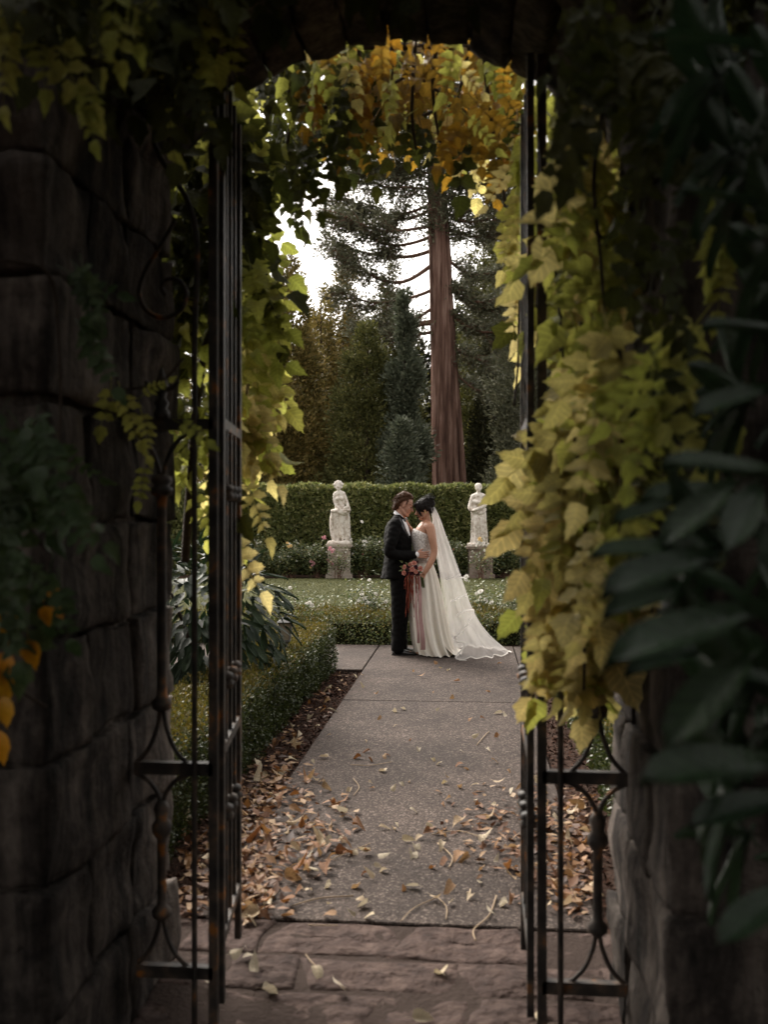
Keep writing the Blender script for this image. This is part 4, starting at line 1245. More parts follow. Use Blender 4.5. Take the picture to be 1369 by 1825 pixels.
rose_bush('dense white rose bush beyond the brown pedestal', C(3.05, zb, -0.04), 0.45, 0.3, 0.95, 3400, [('rose_white', 15, 0.045), ('rose_white', bp(885, 965), 0.05, 2)], 0.06, 9)
rose_bush('white rose bush against the hedge behind the yellow vine', C(3.9, zb, -0.04), 0.45, 0.3, 0.9, 2600, [('rose_white', 12, 0.04)], 0.06, 10)
rose_bush('white rose bush along the hedge behind the glossy shrub', C(-3.2, zb, -0.04), 0.5, 0.3, 0.95, 1500, [('rose_white', 12, 0.04)], 0.06, 11)
# by the path
fp = lambda px, py: P(px, py, 12.75)
rose_bush('small white rose bush behind the box hedge and lantern', C(-1.05, 12.95, -0.04), 0.36, 0.22, 0.62, 1900, [('rose_white', fp(551, 1065), 0.042, 2), ('rose_white', fp(558, 1078), 0.035, 2), ('rose_white', 3, 0.03)], 0.042, 21)
rose_bush('white rose bush with open blooms beside the groom at the lawn edge', C(-0.22, 12.9, -0.04), 0.42, 0.24, 0.74, 2600, [('rose_white', fp(640, 1074), 0.05, 1), ('rose_white', fp(650, 1071), 0.05, 1), ('rose_white', fp(649, 1067), 0.04, 1), ('rose_white', fp(669, 1058), 0.04, 1), ('rose_white', fp(687, 1072), 0.045, 1), ('rose_white', fp(625, 1099), 0.045, 1), ('rose_white', fp(645, 1060), 0.04, 1), ('rose_white', 5, 0.03)], 0.042, 22)
rose_bush('white rose bush beside the trailing veil at the lawn edge', C(1.2, 12.95, -0.04), 0.36, 0.22, 0.68, 2000, [('rose_white', fp(834, 1029), 0.045, 2), ('rose_white', fp(856, 1054), 0.045, 1), ('rose_white', fp(868, 1070), 0.045, 2), ('rose_white', 6, 0.03)], 0.042, 23)
rose_bush('white rose bush behind the yellow vine at the lawn edge', C(1.75, 12.9, -0.04), 0.4, 0.22, 0.72, 2000, [('rose_white', 7, 0.04)], 0.042, 24)
rose_bush('green rose bush hidden behind the couple at the lawn edge', C(0.5, 12.95, -0.04), 0.36, 0.22, 0.6, 1600, [('rose_white', 2, 0.03)], 0.042, 25)

# short grass
n_ = 60000
u = NP.uniform(-5.5, 5.5, n_); w = NP.uniform(0, 1, n_) ** 1.5 * 11.2 + 13.0
pos = np.stack([u * CA - w * SA, u * SA + w * CA, np.full(n_, -0.025)], 1)
cloud('grass', M['grass'], pos, NP.normal(size=(n_, 3)) * 0.5 + np.array([0, 0, 1.0]), NP.normal(size=(n_, 3)), NP.uniform(0.03, 0.06, n_), 0.009, 'blade', None, 'stuff')


# ------------------------------------------------------------------ trees
def conifer(name, label, base, H, R, mat, nclump, per, leaf, seed, rad=None, cr=0.45, group=None, trunk=0.15, bark='dull_bark', low=0.1, uw=0.45, lift=0.5, top=1.0):
    r = np.random.default_rng(seed)
    base = np.array(base, float)
    root = thing(name, label, 'tree', tuple(base), 0, group)
    prof = rad or (lambda t: (1 - t) ** 0.75 * min(1, 0.72 + t * 2.5))
    MB().tube([base + (0, 0, -0.1), base + (0, 0, H * 0.5), base + (0, 0, H * 0.97)], [trunk, trunk * 0.6, 0.02], 10).build('trunk', M[bark], root, smooth=True)
    ts = np.linspace(0, 1, 200)
    pr = np.array([max(0.04, prof(t)) for t in ts])
    pick = r.choice(200, nclump, p=pr / pr.sum())
    t = np.clip(ts[pick] + r.uniform(-0.004, 0.004, nclump), 0, 1)
    a = r.uniform(0, 2 * np.pi, nclump)
    rr = pr[pick] * R * r.uniform(0.55, 1.05, nclump) * (1 + 0.16 * np.sin(a * 3 + t * 9 + seed))
    cc = base + np.stack([np.cos(a) * rr, np.sin(a) * rr, (low + (1 - low) * t) * H], 1)
    cs = cr * r.uniform(0.55, 1.25, nclump) * (0.45 + 0.55 * pr[pick])
    out = np.stack([np.cos(a), np.sin(a), np.zeros(nclump)], 1)
    N_ = nclump * per
    d = r.normal(size=(N_, 3)); d /= np.linalg.norm(d, axis=1, keepdims=True)
    C_ = np.repeat(cc, per, 0); S_ = np.repeat(cs, per); O_ = np.repeat(out, per, 0)
    pos = C_ + d * (S_ * r.uniform(0, 1, N_) ** 0.45)[:, None] * np.array([1, 1, 1.35])
    ax = d * 0.7 + O_ * 0.55 + np.array([0, 0, lift]) + r.normal(size=(N_, 3)) * 0.35
    nr = d + r.normal(size=(N_, 3)) * 0.6 + O_ * 0.5
    cloud('crown', mat, pos, ax, nr, r.uniform(0.6, 1.3, N_) * leaf, r.uniform(0.6, 1.3, N_) * leaf * uw, 'quad', root)
    return root


def tp(px, zc): return C((px - CXP) / FPX * zc, zc, -0.05)
def hz(py, zc): return EYE + (CYP - py) / FPX * zc


conifer('thuja_tree', 'tall bronze green thuja tree with golden tips behind the pale statue', tp(512, 37), hz(440, 37), 2.1, M['thuja'], 760, 60, 0.17, 1, cr=0.5)
conifer('thuja_tree', 'slender bronze thuja tree behind the hanging vine', tp(452, 36), hz(470, 36), 1.6, M['thuja'], 420, 55, 0.17, 2, cr=0.5)
conifer('thuja_tree', 'bronze thuja tree between the pale statue and the green thuja', tp(572, 40), hz(520, 40), 1.8, M['thuja'], 500, 55, 0.17, 3, cr=0.5)
conifer('thuja_tree', 'broad dark green thuja tree behind the hedge above the groom', tp(655, 35), hz(570, 35), 1.45, M['thuja_green'], 620, 60, 0.14, 4, rad=lambda t: (1 - t ** 2.6) * 0.95 + 0.05, cr=0.42)
conifer('cypress_tree', 'blue grey plumed cypress tree against the red trunk', tp(722, 34), hz(520, 34), 0.85, M['cypress'], 380, 60, 0.17, 5, rad=lambda t: (1 - t) ** 0.6 * (0.8 + 0.3 * math.sin(t * 22)), cr=0.42)
conifer('cypress_tree', 'short blue grey cypress tree at the hedge by the red trunk', tp(716, 31), hz(745, 31), 0.6, M['cypress'], 170, 50, 0.15, 6, rad=lambda t: (1 - t ** 2) ** 0.6, cr=0.36)
conifer('cypress_tree', 'grey green cypress tree with drooping sprays beyond the red trunk', tp(938, 37), hz(430, 37), 1.75, M['sequoia_leaf'], 420, 55, 0.18, 7, cr=0.5, rad=lambda t: (1 - t) ** 0.6 * (0.85 + 0.2 * math.sin(t * 16)))
conifer('cypress_tree', 'dark green cypress tree between red trunk and yellow vine', tp(880, 50), hz(560, 50), 1.6, M['fir'], 380, 55, 0.19, 8, cr=0.5)
conifer('thuja_tree', 'tall green thuja tree close behind the limbs of the red trunk', tp(700, 50), hz(475, 50), 2.3, M['thuja_green'], 520, 55, 0.2, 91, cr=0.6)
conifer('thuja_tree', 'tall green thuja tree beyond the red trunk on the yellow vine side', tp(862, 52), hz(370, 52), 2.6, M['thuja_green'], 520, 55, 0.2, 92, cr=0.6)
conifer('thuja_tree', 'tall bronze thuja tree far behind the pale statue', tp(612, 52), hz(455, 52), 2.3, M['thuja'], 520, 55, 0.2, 93, cr=0.6)
conifer('thuja_tree', 'very tall green thuja tree beyond the red trunk, rising into the golden vine', tp(905, 56), hz(290, 56), 3.2, M['thuja_green'], 620, 55, 0.24, 94, cr=0.75)
GF = 'dark firs far behind the hedge'
for i, (px, py, zc, R) in enumerate(((395, 420, 58, 3.2), (470, 520, 60, 3.2), (560, 560, 62, 3.2), (625, 570, 56, 2.8), (690, 585, 60, 2.8), (745, 600, 62, 2.6), (820, 560, 60, 3.0), (880, 520, 58, 3.0), (955, 450, 58, 3.4))):
    conifer('fir_tree', 'dark fir tree filling the gap far behind the hedge', tp(px, zc), hz(py, zc), R, M['fir'], 330, 55, 0.30, 20 + i, cr=0.8, group=GF)
for i, (px, zc, h, R) in enumerate(((250, 40, 13, 2.6), (1060, 40, 14, 2.6))):
    conifer('thuja_tree', ('bronze thuja tree standing past the edge of the hanging vine', 'bronze thuja tree standing past the gatepost vine')[i], tp(px, zc), h, R, M['thuja'], 320, 50, 0.2, 40 + i, cr=0.6)


def sequoia():
    r = random.Random(77)
    zc = 44.0
    base = tp(801, zc)
    H = 27.0
    root = thing('sequoia_tree', 'giant tree with a straight red fibrous trunk and bare arching lower limbs', 'tree', tuple(base))
    ppm = FPX / zc
    top_off = R_ * ((783 - 801) / ppm)
    def axis(z):
        f = min(1.3, max(0, (z - 2.7) / 11.0))
        return base + top_off * f + UP * z
    def rad(z):
        return (0.48 + 0.20 * math.exp(-z / 5.0) + 0.35 * math.exp(-z / 0.8) - 0.014 * max(0, z - 5)) * 1.2 if z < 24 else 0.2
    rings = []
    nz, ns = 110, 96
    for i in range(nz):
        z = H * (i / (nz - 1))
        c = axis(z)
        ring = []
        for k in range(ns):
            a = 2 * math.pi * k / ns
            fl = noise.noise((math.cos(a) * 5.0, math.sin(a) * 5.0, z * 0.10)) * 0.10 + noise.noise((math.cos(a) * 12, math.sin(a) * 12, z * 0.25)) * 0.13 + noise.noise((math.cos(a) * 3, math.sin(a) * 3, z * 1.4)) * 0.05
            q = max(0.05, rad(z)) * (1 + fl)
            ring.append(c + Vector((math.cos(a) * q, math.sin(a) * q, 0)))
        rings.append(ring)
    MB().rings(rings).build('trunk', M['bark'], root, smooth=True)
    pos, ax, nr, ln = [], [], [], []
    def tuft(p, d, n, s=1.0):
        for _ in range(n):
            q = p + Vector((r.gauss(0, 0.16), r.gauss(0, 0.16), r.gauss(0, 0.12))) * s
            pos.append(q); ax.append(d * 0.8 + Vector((r.gauss(0, 0.7), r.gauss(0, 0.7), r.gauss(0.1, 0.6)))); nr.append(Vector((r.gauss(0, 1), r.gauss(0, 1), r.gauss(0, 1)))); ln.append(r.uniform(0.12, 0.30))
    # (pixel row at the trunk, side, length, sag, lift at the tip, toward camera, thickness, bare share)
    limbs = []
    for py, L, sag, lift, fw, th, bare in ((318, 3.6, 0.3, 0.9, 0.2, 0.06, 0.3), (338, 4.6, 0.6, 0.8, -0.3, 0.07, 0.4), (352, 4.2, 0.5, 0.4, 0.4, 0.06, 0.35), (368, 5.0, 0.7, 0.9, 0.0, 0.08, 0.45), (384, 4.4, 0.6, 0.5, -0.5, 0.06, 0.4),
                                           (398, 5.2, 0.7, 1.1, 0.15, 0.08, 0.45), (414, 4.8, 0.5, 0.8, 0.5, 0.07, 0.4), (430, 5.2, 0.6, 1.0, -0.1, 0.09, 0.5), (446, 4.4, 0.6, 0.6, 0.3, 0.07, 0.45), (470, 5.4, 0.9, 0.7, 0.0, 0.10, 0.5),
                                           (492, 4.8, 0.6, 0.3, -0.3, 0.08, 0.45), (515, 4.9, 0.7, -0.2, 0.3, 0.07, 0.35), (540, 4.6, 0.5, -0.4, -0.3, 0.08, 0.35), (563, 4.2, 0.1, -0.5, -0.1, 0.15, 0.45), (575, 3.6, 0.5, -0.6, 0.4, 0.08, 0.4)):
        limbs.append((hz(py, zc), -1, L, sag, lift, fw, th, bare))
    for py, L, sag, lift, fw, th in ((320, 3.4, 0.4, 0.4, 0.2, 0.06), (350, 3.0, 0.5, 0.2, -0.4, 0.06), (380, 3.6, 0.6, 0.3, 0.2, 0.07), (410, 3.2, 0.6, 0.0, -0.3, 0.07), (440, 3.8, 0.7, 0.1, 0.3, 0.07), (470, 3.4, 0.8, -0.2, -0.2, 0.07), (495, 3.8, 0.9, -0.3, 0.2, 0.08), (525, 3.4, 0.8, -0.5, -0.4, 0.07), (560, 3.8, 0.8, -0.6, 0.2, 0.07), (600, 3.4, 0.8, -0.8, -0.2, 0.07), (640, 3.0, 0.7, -0.8, 0.3, 0.05)):
        limbs.append((hz(py, zc), 1, L, sag, lift, fw, th, 0.12))
    for z in np.arange(16.5, 26.5, 0.45):
        for s in (-1, 1):
            limbs.append((z + r.uniform(-0.2, 0.2), s, max(1.0, 4.0 * (27.5 - z) / 11), 0.4, 0.3, r.uniform(-1.2, 1.2), 0.05, 0.2))
    for li_, (z0, s, L, sag, lift, fw, th, bare) in enumerate(limbs):
        if li_ in (2, 4, 8, 11): continue
        z0 += r.uniform(-0.3, 0.3)
        q = []
        L *= r.uniform(0.8, 1.08); sag *= r.uniform(0.5, 1.5); lift *= r.uniform(0.3, 1.5); z0 += r.uniform(-0.25, 0.25); fw += r.gauss(0, 0.3)
        for i in range(15):
            t = i / 14
            off = R_ * (s * L * t) + F_ * (-fw * L * 0.45 * t + 0.12 * math.sin(t * 5 + z0)) + UP * (-sag * math.sin(min(1, t * 1.15) * math.pi * 0.8) * 1.1 + lift * t ** 2.2 + 0.04 * math.sin(t * 11 + z0 * 3))
            q.append(axis(z0) + off)
        limb_o = MB().tube(q, [th * (1 - 0.8 * i / 14) + 0.008 for i in range(15)], 7).build('limb', M['branch_bark'], root, smooth=True)
        tw = MB()
        bare *= 0.6
        ntw = int(34 * L / 4)
        for k in range(ntw):
            t = r.uniform(bare * 0.45, 1.0) if k % 3 == 0 else r.uniform(bare, 1.0)
            i = min(13, int(t * 14))
            p = q[i].lerp(q[i + 1], t * 14 - i)
            full = t > bare
            l2 = r.uniform(0.4, 1.15) * (0.8 if t > 0.85 else 1)
            d = (R_ * (s * r.uniform(0.2, 1.0)) + F_ * r.gauss(0, 0.7) + UP * r.uniform(-0.8, 0.35)).normalized()
            pts = [p, p + d * l2 * 0.5 + UP * -0.05, p + d * l2 + UP * 0.06]
            tw.tube(pts, [0.02, 0.013, 0.006], 4)
            for j in range(3):
                d3 = (d + Vector((r.gauss(0, 0.6), r.gauss(0, 0.6), r.gauss(-0.1, 0.5)))).normalized()
                p3 = pts[0].lerp(pts[2], r.uniform(0.2, 0.9))
                tw.tube([p3, p3 + d3 * r.uniform(0.25, 0.7)], [0.010, 0.004], 3)
            for j in range(3 if full else 1):
                f = r.uniform(0.3, 1.0) if full else 1.0
                pp = pts[0].lerp(pts[2], f)
                tuft(pp, d + UP * 0.3, (19 if s < 0 else 24) if full else 5, 1.3)
        tw.build('twigs', M['branch_bark'], limb_o)['kind'] = 'stuff'
    for i in range(190):   # short shoots on the upper trunk
        z = r.uniform(13.6, 19.0); a = r.uniform(0, 6.28)
        tuft(axis(z) + Vector((math.cos(a), math.sin(a), 0)) * 0.6, Vector((math.cos(a), math.sin(a), 0.3)), 26, 1.4)
    ln_ = np.array(ln)
    cloud('crown', M['sequoia_leaf'], pos, ax, nr, ln_, ln_ * 0.28, 'quad', root)


sequoia()

# unseen yews added behind and beside the camera to shade the gateway
for i, (x, y, R, H, low, lab) in enumerate(((-3.6, -1.2, 2.9, 8.5, 0.42, 'added unseen yew shading the stone wall on the creeper side'), (5.2, -2.0, 2.8, 8.5, 0.30, 'added unseen yew shading the stone wall beside the rhododendron'), (0.2, -6.5, 3.6, 9.0, 0.06, 'added unseen yew shading the archway it faces'))):
    conifer('added_shade_yew', lab, (x, y, -0.05), H, R, M['fir'], 260, 45, 0.42, 60 + i, rad=lambda t: (1 - t ** 2.2) ** 0.6 * min(1, 0.5 + t * 3), cr=1.0, trunk=0.2, low=low)


# ------------------------------------------------------------------ statues on pedestals
def statue_space(px0, zc, u0, vbase):
    k = 8.69 * FPX / zc                       # enlarged photo pixels per metre
    z0 = EYE + (CYP - (830 + vbase / 8.69)) / FPX * zc
    return (lambda u, v, y=0.0: ((u - u0) / k, y, (vbase - v) / k)), z0, k


def folds(co, n, f, amp, zmax, ph=0.0):
    if co.z > zmax: return co
    a = math.atan2(co.y, co.x)
    w = min(1.0, (zmax - co.z) / 0.12)
    return co + n * (amp * w * (math.sin(a * f + co.z * 2.5 + ph + 1.5 * noise.noise((co.x * 6, co.y * 6, co.z * 2))) ** 3))


ped1 = thing('pedestal', 'pale square stone pedestal under the statue with the fruit basket', 'pedestal', tuple(tp(605, 24.9) + UP * 0.01), YAW)


def pedestal(root, w, h, mat):
    b = MB()
    b.box((-w / 2 - 0.05, -w / 2 - 0.05, -0.05), (w / 2 + 0.05, w / 2 + 0.05, 0.10))
    b.build('base', mat, root, local=True)
    MB().box((-w / 2, -w / 2, 0.10), (w / 2, w / 2, h - 0.09)).build('die', mat, root, local=True)
    b = MB()
    for i, (e, za, zb_) in enumerate(((0.02, h - 0.09, h - 0.06), (0.05, h - 0.06, h))):
        b.box((-w / 2 - e, -w / 2 - e, za), (w / 2 + e, w / 2 + e, zb_))
    b.build('cornice', mat, root, local=True)
    for s in (0, 1, 2):      # raised border of the front panel
        pass
    f = w / 2 - 0.05
    for lo, hi in (((-f, -w / 2 - 0.014, 0.14), (-f + 0.03, -w / 2, h - 0.13)), ((f - 0.03, -w / 2 - 0.014, 0.14), (f, -w / 2, h - 0.13)), ((-f + 0.03, -w / 2 - 0.014, 0.14), (f - 0.03, -w / 2, 0.17)), ((-f + 0.03, -w / 2 - 0.014, h - 0.16), (f - 0.03, -w / 2, h - 0.13))):
        MB().box(lo, hi).build('panel_border', mat, root, local=True)


Q1, zt1, k1 = statue_space(605, 24.9, 400, 1180)
pedestal(ped1, 0.56, zt1 - 0.01, M['pedestal'])
st1 = thing('statue', 'white marble statue of a draped woman holding a basket of fruit', 'statue', tuple(tp(606, 24.9) + UP * zt1), YAW)
b = MB()
b.rings([[(x * s, y * s, z) for x, y in ((-0.30, -0.22), (0.30, -0.22), (0.30, 0.24), (-0.30, 0.24))] for s, z in ((1, 0.0), (1, 0.05), (0.9, 0.07))])
for sgn in (0, 1):     # legs
    q = ((365, 690), (362, 800), (372, 930), (378, 1040), (380, 1130)) if sgn == 0 else ((430, 690), (425, 800), (418, 930), (432, 1040), (448, 1105))
    b.limb([Q1(u, v, -0.05 + 0.02 * i * (1 - sgn)) for i, (u, v) in enumerate(q)], [0.105, 0.09, 0.068, 0.062, 0.042])
b.limb([Q1(378, 1120, -0.03), Q1(372, 1135, -0.10), Q1(365, 1140, -0.15)], [0.04, 0.038, 0.025])
b.limb([Q1(448, 1100, -0.05), Q1(465, 1118, -0.12), Q1(475, 1122, -0.16)], [0.04, 0.035, 0.025])
b.limb([Q1(405, 690), Q1(400, 620), Q1(395, 540), Q1(390, 470), Q1(388, 410)], [0.17, 0.135, 0.125, 0.14, 0.11], 16, flat=(1, 0.75), up=(1, 0, 0))
b.limb([Q1(335, 405), Q1(390, 395), Q1(450, 405)], [0.06, 0.065, 0.06])
for u in (365, 425):
    b.ball(Q1(u, 480, -0.085), (0.052, 0.05, 0.05))
b.limb([Q1(385, 400), Q1(378, 350, -0.01)], [0.05, 0.045])
b.ball(Q1(375, 295, -0.02), (0.066, 0.085, 0.10)); b.ball(Q1(375, 305, -0.10), (0.012, 0.022, 0.022)); b.ball(Q1(375, 335, -0.085), (0.03, 0.025, 0.025))
for u, v, r_ in ((322, 262, 0.045), (342, 236, 0.048), (372, 222, 0.052), (404, 232, 0.048), (430, 260, 0.046), (375, 258, 0.085), (326, 300, 0.034), (424, 300, 0.034)):
    b.ball(Q1(u, v, 0.0), r_)
b.limb([Q1(322, 415), Q1(318, 500, -0.02), Q1(345, 580, -0.08), Q1(410, 650, -0.17), Q1(470, 690, -0.20), Q1(500, 688, -0.21)], [0.052, 0.046, 0.042, 0.035, 0.028, 0.022])
b.limb([Q1(458, 415), Q1(490, 490, -0.02), Q1(515, 560, -0.06), Q1(545, 640, -0.14), Q1(550, 670, -0.16)], [0.052, 0.045, 0.042, 0.034, 0.025])
b.ball(Q1(505, 660, -0.14), (0.115, 0.09, 0.04))
for i in range(14):
    a = i * 2.4
    b.ball(Q1(505 + 42 * math.cos(a) * (0.3 + 0.05 * i), 632 - 12 * (i % 3), -0.14 + 0.05 * math.sin(a)), 0.034)
# cloth: belt roll, fall behind the legs, hanging end
b.limb([Q1(282, 670, -0.05), Q1(340, 668, -0.14), Q1(400, 690, -0.16), Q1(470, 705, -0.15), Q1(530, 690, -0.06)], [0.045, 0.05, 0.048, 0.05, 0.045])
b.limb([Q1(285, 690, 0.02), Q1(268, 850, 0.04), Q1(280, 1000, 0.04), Q1(315, 1150, 0.03)], [0.055, 0.055, 0.06, 0.06], flat=(0.8, 1.6), up=(1, 0, 0))
b.limb([Q1(320, 700, -0.02), Q1(315, 850, 0.03), Q1(320, 1000, 0.04), Q1(345, 1150, 0.04)], [0.06, 0.055, 0.06, 0.055])
b.limb([Q1(400, 690, 0.08), Q1(400, 900, 0.10), Q1(410, 1170, 0.10)], [0.15, 0.17, 0.2], flat=(1, 0.5), up=(1, 0, 0))
b.limb([Q1(505, 690, 0.02), Q1(508, 850, 0.02), Q1(510, 1000, 0.03), Q1(510, 1170, 0.03)], [0.065, 0.07, 0.075, 0.085])
b.limb([Q1(455, 700, -0.08), Q1(465, 800, -0.05), Q1(478, 950, -0.02), Q1(490, 1100, 0.0)], [0.05, 0.045, 0.04, 0.04])
b.fused('figure', M['marble'], st1, True, 0.013, 3, 0.5, lambda co, n: folds(co, n, 13, 0.014 if abs(co.x) > 0.10 or co.y > 0.02 else 0.0, 0.78))

ped2 = thing('pedestal', 'brown square stone pedestal under the statue with folded arms', 'pedestal', tuple(tp(856, 24.9) + UP * 0.01), YAW)
Q2, zt2, k2 = statue_space(853, 24.9, 385, 1215)
pedestal(ped2, 0.57, zt2 - 0.01, M['pedestal_brown'])
st2 = thing('statue', 'white marble statue of a robed figure with arms folded at the waist', 'statue', tuple(tp(853.5, 24.9) + UP * zt2), YAW)
b = MB()
b.rings([[(x * s, y * s, z) for x, y in ((-0.27, -0.22), (0.27, -0.22), (0.27, 0.22), (-0.27, 0.22))] for s, z in ((1, 0.0), (1, 0.05), (0.9, 0.07))])
b.limb([Q2(385, 1180), Q2(385, 1050), Q2(382, 900), Q2(380, 760), Q2(380, 660), Q2(382, 560), Q2(384, 470)], [0.21, 0.195, 0.18, 0.175, 0.165, 0.155, 0.15], 20, flat=(1, 0.72), up=(1, 0, 0))
b.limb([Q2(350, 780, -0.08), Q2(345, 890, -0.12), Q2(340, 1010, -0.10), Q2(335, 1180, -0.10)], [0.085, 0.08, 0.07, 0.07])
b.limb([Q2(425, 780, -0.07), Q2(430, 890, -0.08), Q2(432, 1010, -0.07), Q2(430, 1180, -0.08)], [0.085, 0.075, 0.07, 0.07])
b.limb([Q2(300, 450), Q2(384, 430), Q2(468, 450)], [0.07, 0.08, 0.07])
b.limb([Q2(384, 430), Q2(380, 370, -0.01)], [0.055, 0.05])
b.ball(Q2(382, 315, -0.02), (0.07, 0.088, 0.105)); b.ball(Q2(385, 325, -0.105), (0.012, 0.022, 0.024)); b.ball(Q2(384, 356, -0.085), (0.034, 0.028, 0.026))
b.ball(Q2(380, 282, 0.01), (0.092, 0.10, 0.078))
for u, v in ((335, 300), (430, 300), (340, 325), (426, 325)): b.ball(Q2(u, v, 0.0), 0.02)
b.limb([Q2(292, 460), Q2(262, 560, -0.02), Q2(248, 630, -0.06), Q2(300, 660, -0.15), Q2(350, 640, -0.19), Q2(385, 615, -0.19)], [0.062, 0.06, 0.058, 0.042, 0.034, 0.026])
b.limb([Q2(476, 460), Q2(486, 540, -0.03), Q2(465, 590, -0.10), Q2(390, 625, -0.19), Q2(320, 655, -0.20), Q2(290, 668, -0.19)], [0.062, 0.056, 0.05, 0.042, 0.032, 0.024])
b.limb([Q2(320, 520, -0.08), Q2(380, 545, -0.13), Q2(445, 520, -0.08)], [0.05, 0.055, 0.05])
b.limb([Q2(275, 690, -0.04), Q2(340, 690, -0.12), Q2(400, 700, -0.135), Q2(470, 670, -0.07), Q2(488, 640, 0.0)], [0.036, 0.04, 0.042, 0.04, 0.036])
b.limb([Q2(285, 690, -0.07), Q2(280, 800, -0.08), Q2(272, 940, -0.07)], [0.035, 0.032, 0.026])
b.limb([Q2(475, 690, -0.06), Q2(485, 900, -0.06), Q2(492, 1150, -0.06)], [0.04, 0.042, 0.045])
b.fused('figure', M['marble'], st2, True, 0.013, 3, 0.5, lambda co, n: folds(co, n, 15, 0.016, 0.74, 1.0))

# ------------------------------------------------------------------ the couple
KZ = 4.563 * FPX / 11.25


def L_(u, v, y=0.0):
    """figure space from an enlarged photo pixel"""
    return Vector(((u - 370) / KZ, y, (1530 - v) / KZ))


base = C((640 + 370 / 4.563 - CXP) / FPX * 11.25, 11.25, 0.0)


def hand(b, wrist, tipdir, palm_n, side, size=1.0, curl=0.35, spread=1.0):
    """palm and five bent fingers; tipdir along the hand, palm_n out of the palm, side = direction of the thumb"""
    t, n, s = Vector(tipdir).normalized(), Vector(palm_n).normalized(), Vector(side).normalized()
    w = Vector(wrist)
    for k in (-0.027, -0.009, 0.009, 0.027):
        b.limb([w + s * k * 0.6 * size, w + t * 0.05 * size + s * k * size, w + t * 0.092 * size + s * k * size], [0.015 * size, 0.0145 * size, 0.0115 * size], 8)
    for k, l in ((0.029, 0.072), (0.0095, 0.082), (-0.0105, 0.076), (-0.029, 0.058)):
        p = w + t * 0.09 * size + s * k * size
        d1 = (t + s * k * 4 * spread).normalized()
        q1 = p + d1 * l * 0.45 * size + n * curl * 0.008
        q2 = q1 + (d1 + n * curl).normalized() * l * 0.32 * size
        q3 = q2 + (d1 + n * curl * 2).normalized() * l * 0.25 * size
        b.limb([p, q1, q2, q3], [0.0100 * size, 0.0092 * size, 0.0086 * size, 0.0072 * size], 8)
    p = w + t * 0.028 * size + s * 0.026 * size
    q1 = p + (t * 0.7 + s * 0.75 + n * 0.2).normalized() * 0.042 * size
    q2 = q1 + (t * 0.95 + s * 0.3 + n * 0.3).normalized() * 0.032 * size
    b.limb([p, q1, q2], [0.014 * size, 0.011 * size, 0.0085 * size], 8)


def head(b, c, fwd, tilt, scale=1.0, female=False):
    """skull, jaw, brow, nose, lips, chin and ears; fwd = +1 looks to +x, tilt = nod in radians"""
    Mr = Matrix.Rotation(tilt * fwd, 4, 'Y')
    def q(x, y, z): return Vector(c) + (Mr @ Vector((x * fwd, y, z))) * scale
    M3 = Mr.to_3x3()
    b.ball(q(-0.012, 0, 0.030), (0.098 * scale, 0.076 * scale, 0.092 * scale), 18, M3)
    b.ball(q(0.028, 0, -0.020), (0.062 * scale, 0.064 * scale, 0.085 * scale), 16, M3)
    b.limb([q(-0.03, 0.052, -0.045), q(0.03, 0.042, -0.083), q(0.066, 0, -0.095), q(0.03, -0.042, -0.083), q(-0.03, -0.052, -0.045)], [0.018 * scale, 0.02 * scale, 0.02 * scale, 0.02 * scale, 0.018 * scale])
    b.ball(q(0.040, 0, -0.060), (0.05 * scale, 0.046 * scale, 0.042 * scale), 14, M3)
    b.ball(q(0.072, 0, 0.030), (0.018 * scale, 0.048 * scale, 0.014 * scale), 12, M3)
    b.limb([q(0.082, 0, 0.018), q(0.098, 0, -0.006), q(0.113, 0, -0.026)], [0.009 * scale, 0.0105 * scale, 0.0125 * scale], 10)
    for s in (-1, 1):
        b.ball(q(0.098, s * 0.011, -0.030), 0.010 * scale, 10)
        b.ball(q(0.058, s * 0.036, -0.018), (0.022 * scale, 0.020 * scale, 0.024 * scale), 10, M3)
        b.ball(q(-0.006, s * 0.076, -0.004), (0.018 * scale, 0.008 * scale, 0.032 * scale), 12, M3)
        b.ball(q(0.071, s * 0.032, 0.010), (0.013 * scale, 0.017 * scale, 0.011 * scale), 10, M3)
    b.ball(q(0.087, 0, -0.052), (0.012 * scale, 0.024 * scale, 0.0075 * scale), 10, M3)
    b.ball(q(0.084, 0, -0.066), (0.012 * scale, 0.021 * scale, 0.0085 * scale), 10, M3)
    b.ball(q(0.075, 0, -0.095), (0.019 * scale, 0.022 * scale, 0.018 * scale), 10, M3)
    return q, M3


groom = thing('person', 'man in a black suit with bow tie, hand on the bride at her waist', 'person', tuple(base), YAW)
b = MB()
gq, gM = head(b, L_(368, 322), 1, 0.38, 1.02)
b.limb([L_(315, 480), L_(324, 430), L_(338, 390), L_(352, 350)], [0.06, 0.06, 0.058, 0.056])
b.limb([L_(312, 540), L_(310, 620), L_(312, 760), L_(322, 880)], [0.10, 0.115, 0.11, 0.115], 16, flat=(0.9, 1.25), up=(1, 0, 0))
GA = [L_(292, 500, -0.17), L_(262, 600, -0.245), L_(250, 690, -0.25), L_(345, 722, -0.235), L_(440, 722, -0.205)]
b.limb(GA, [0.055, 0.05, 0.045, 0.042, 0.032])
hand(b, L_(452, 718, -0.20), (1, 0.12, -0.05), (0.15, 0.9, 0), (0.15, 0, 1), 0.98, 0.25, 1.1)
GB_ = [L_(305, 500, 0.17), L_(290, 600, 0.25), L_(300, 690, 0.26), L_(400, 735, 0.24), L_(470, 740, 0.20)]
b.limb(GB_, [0.055, 0.05, 0.045, 0.042, 0.032])
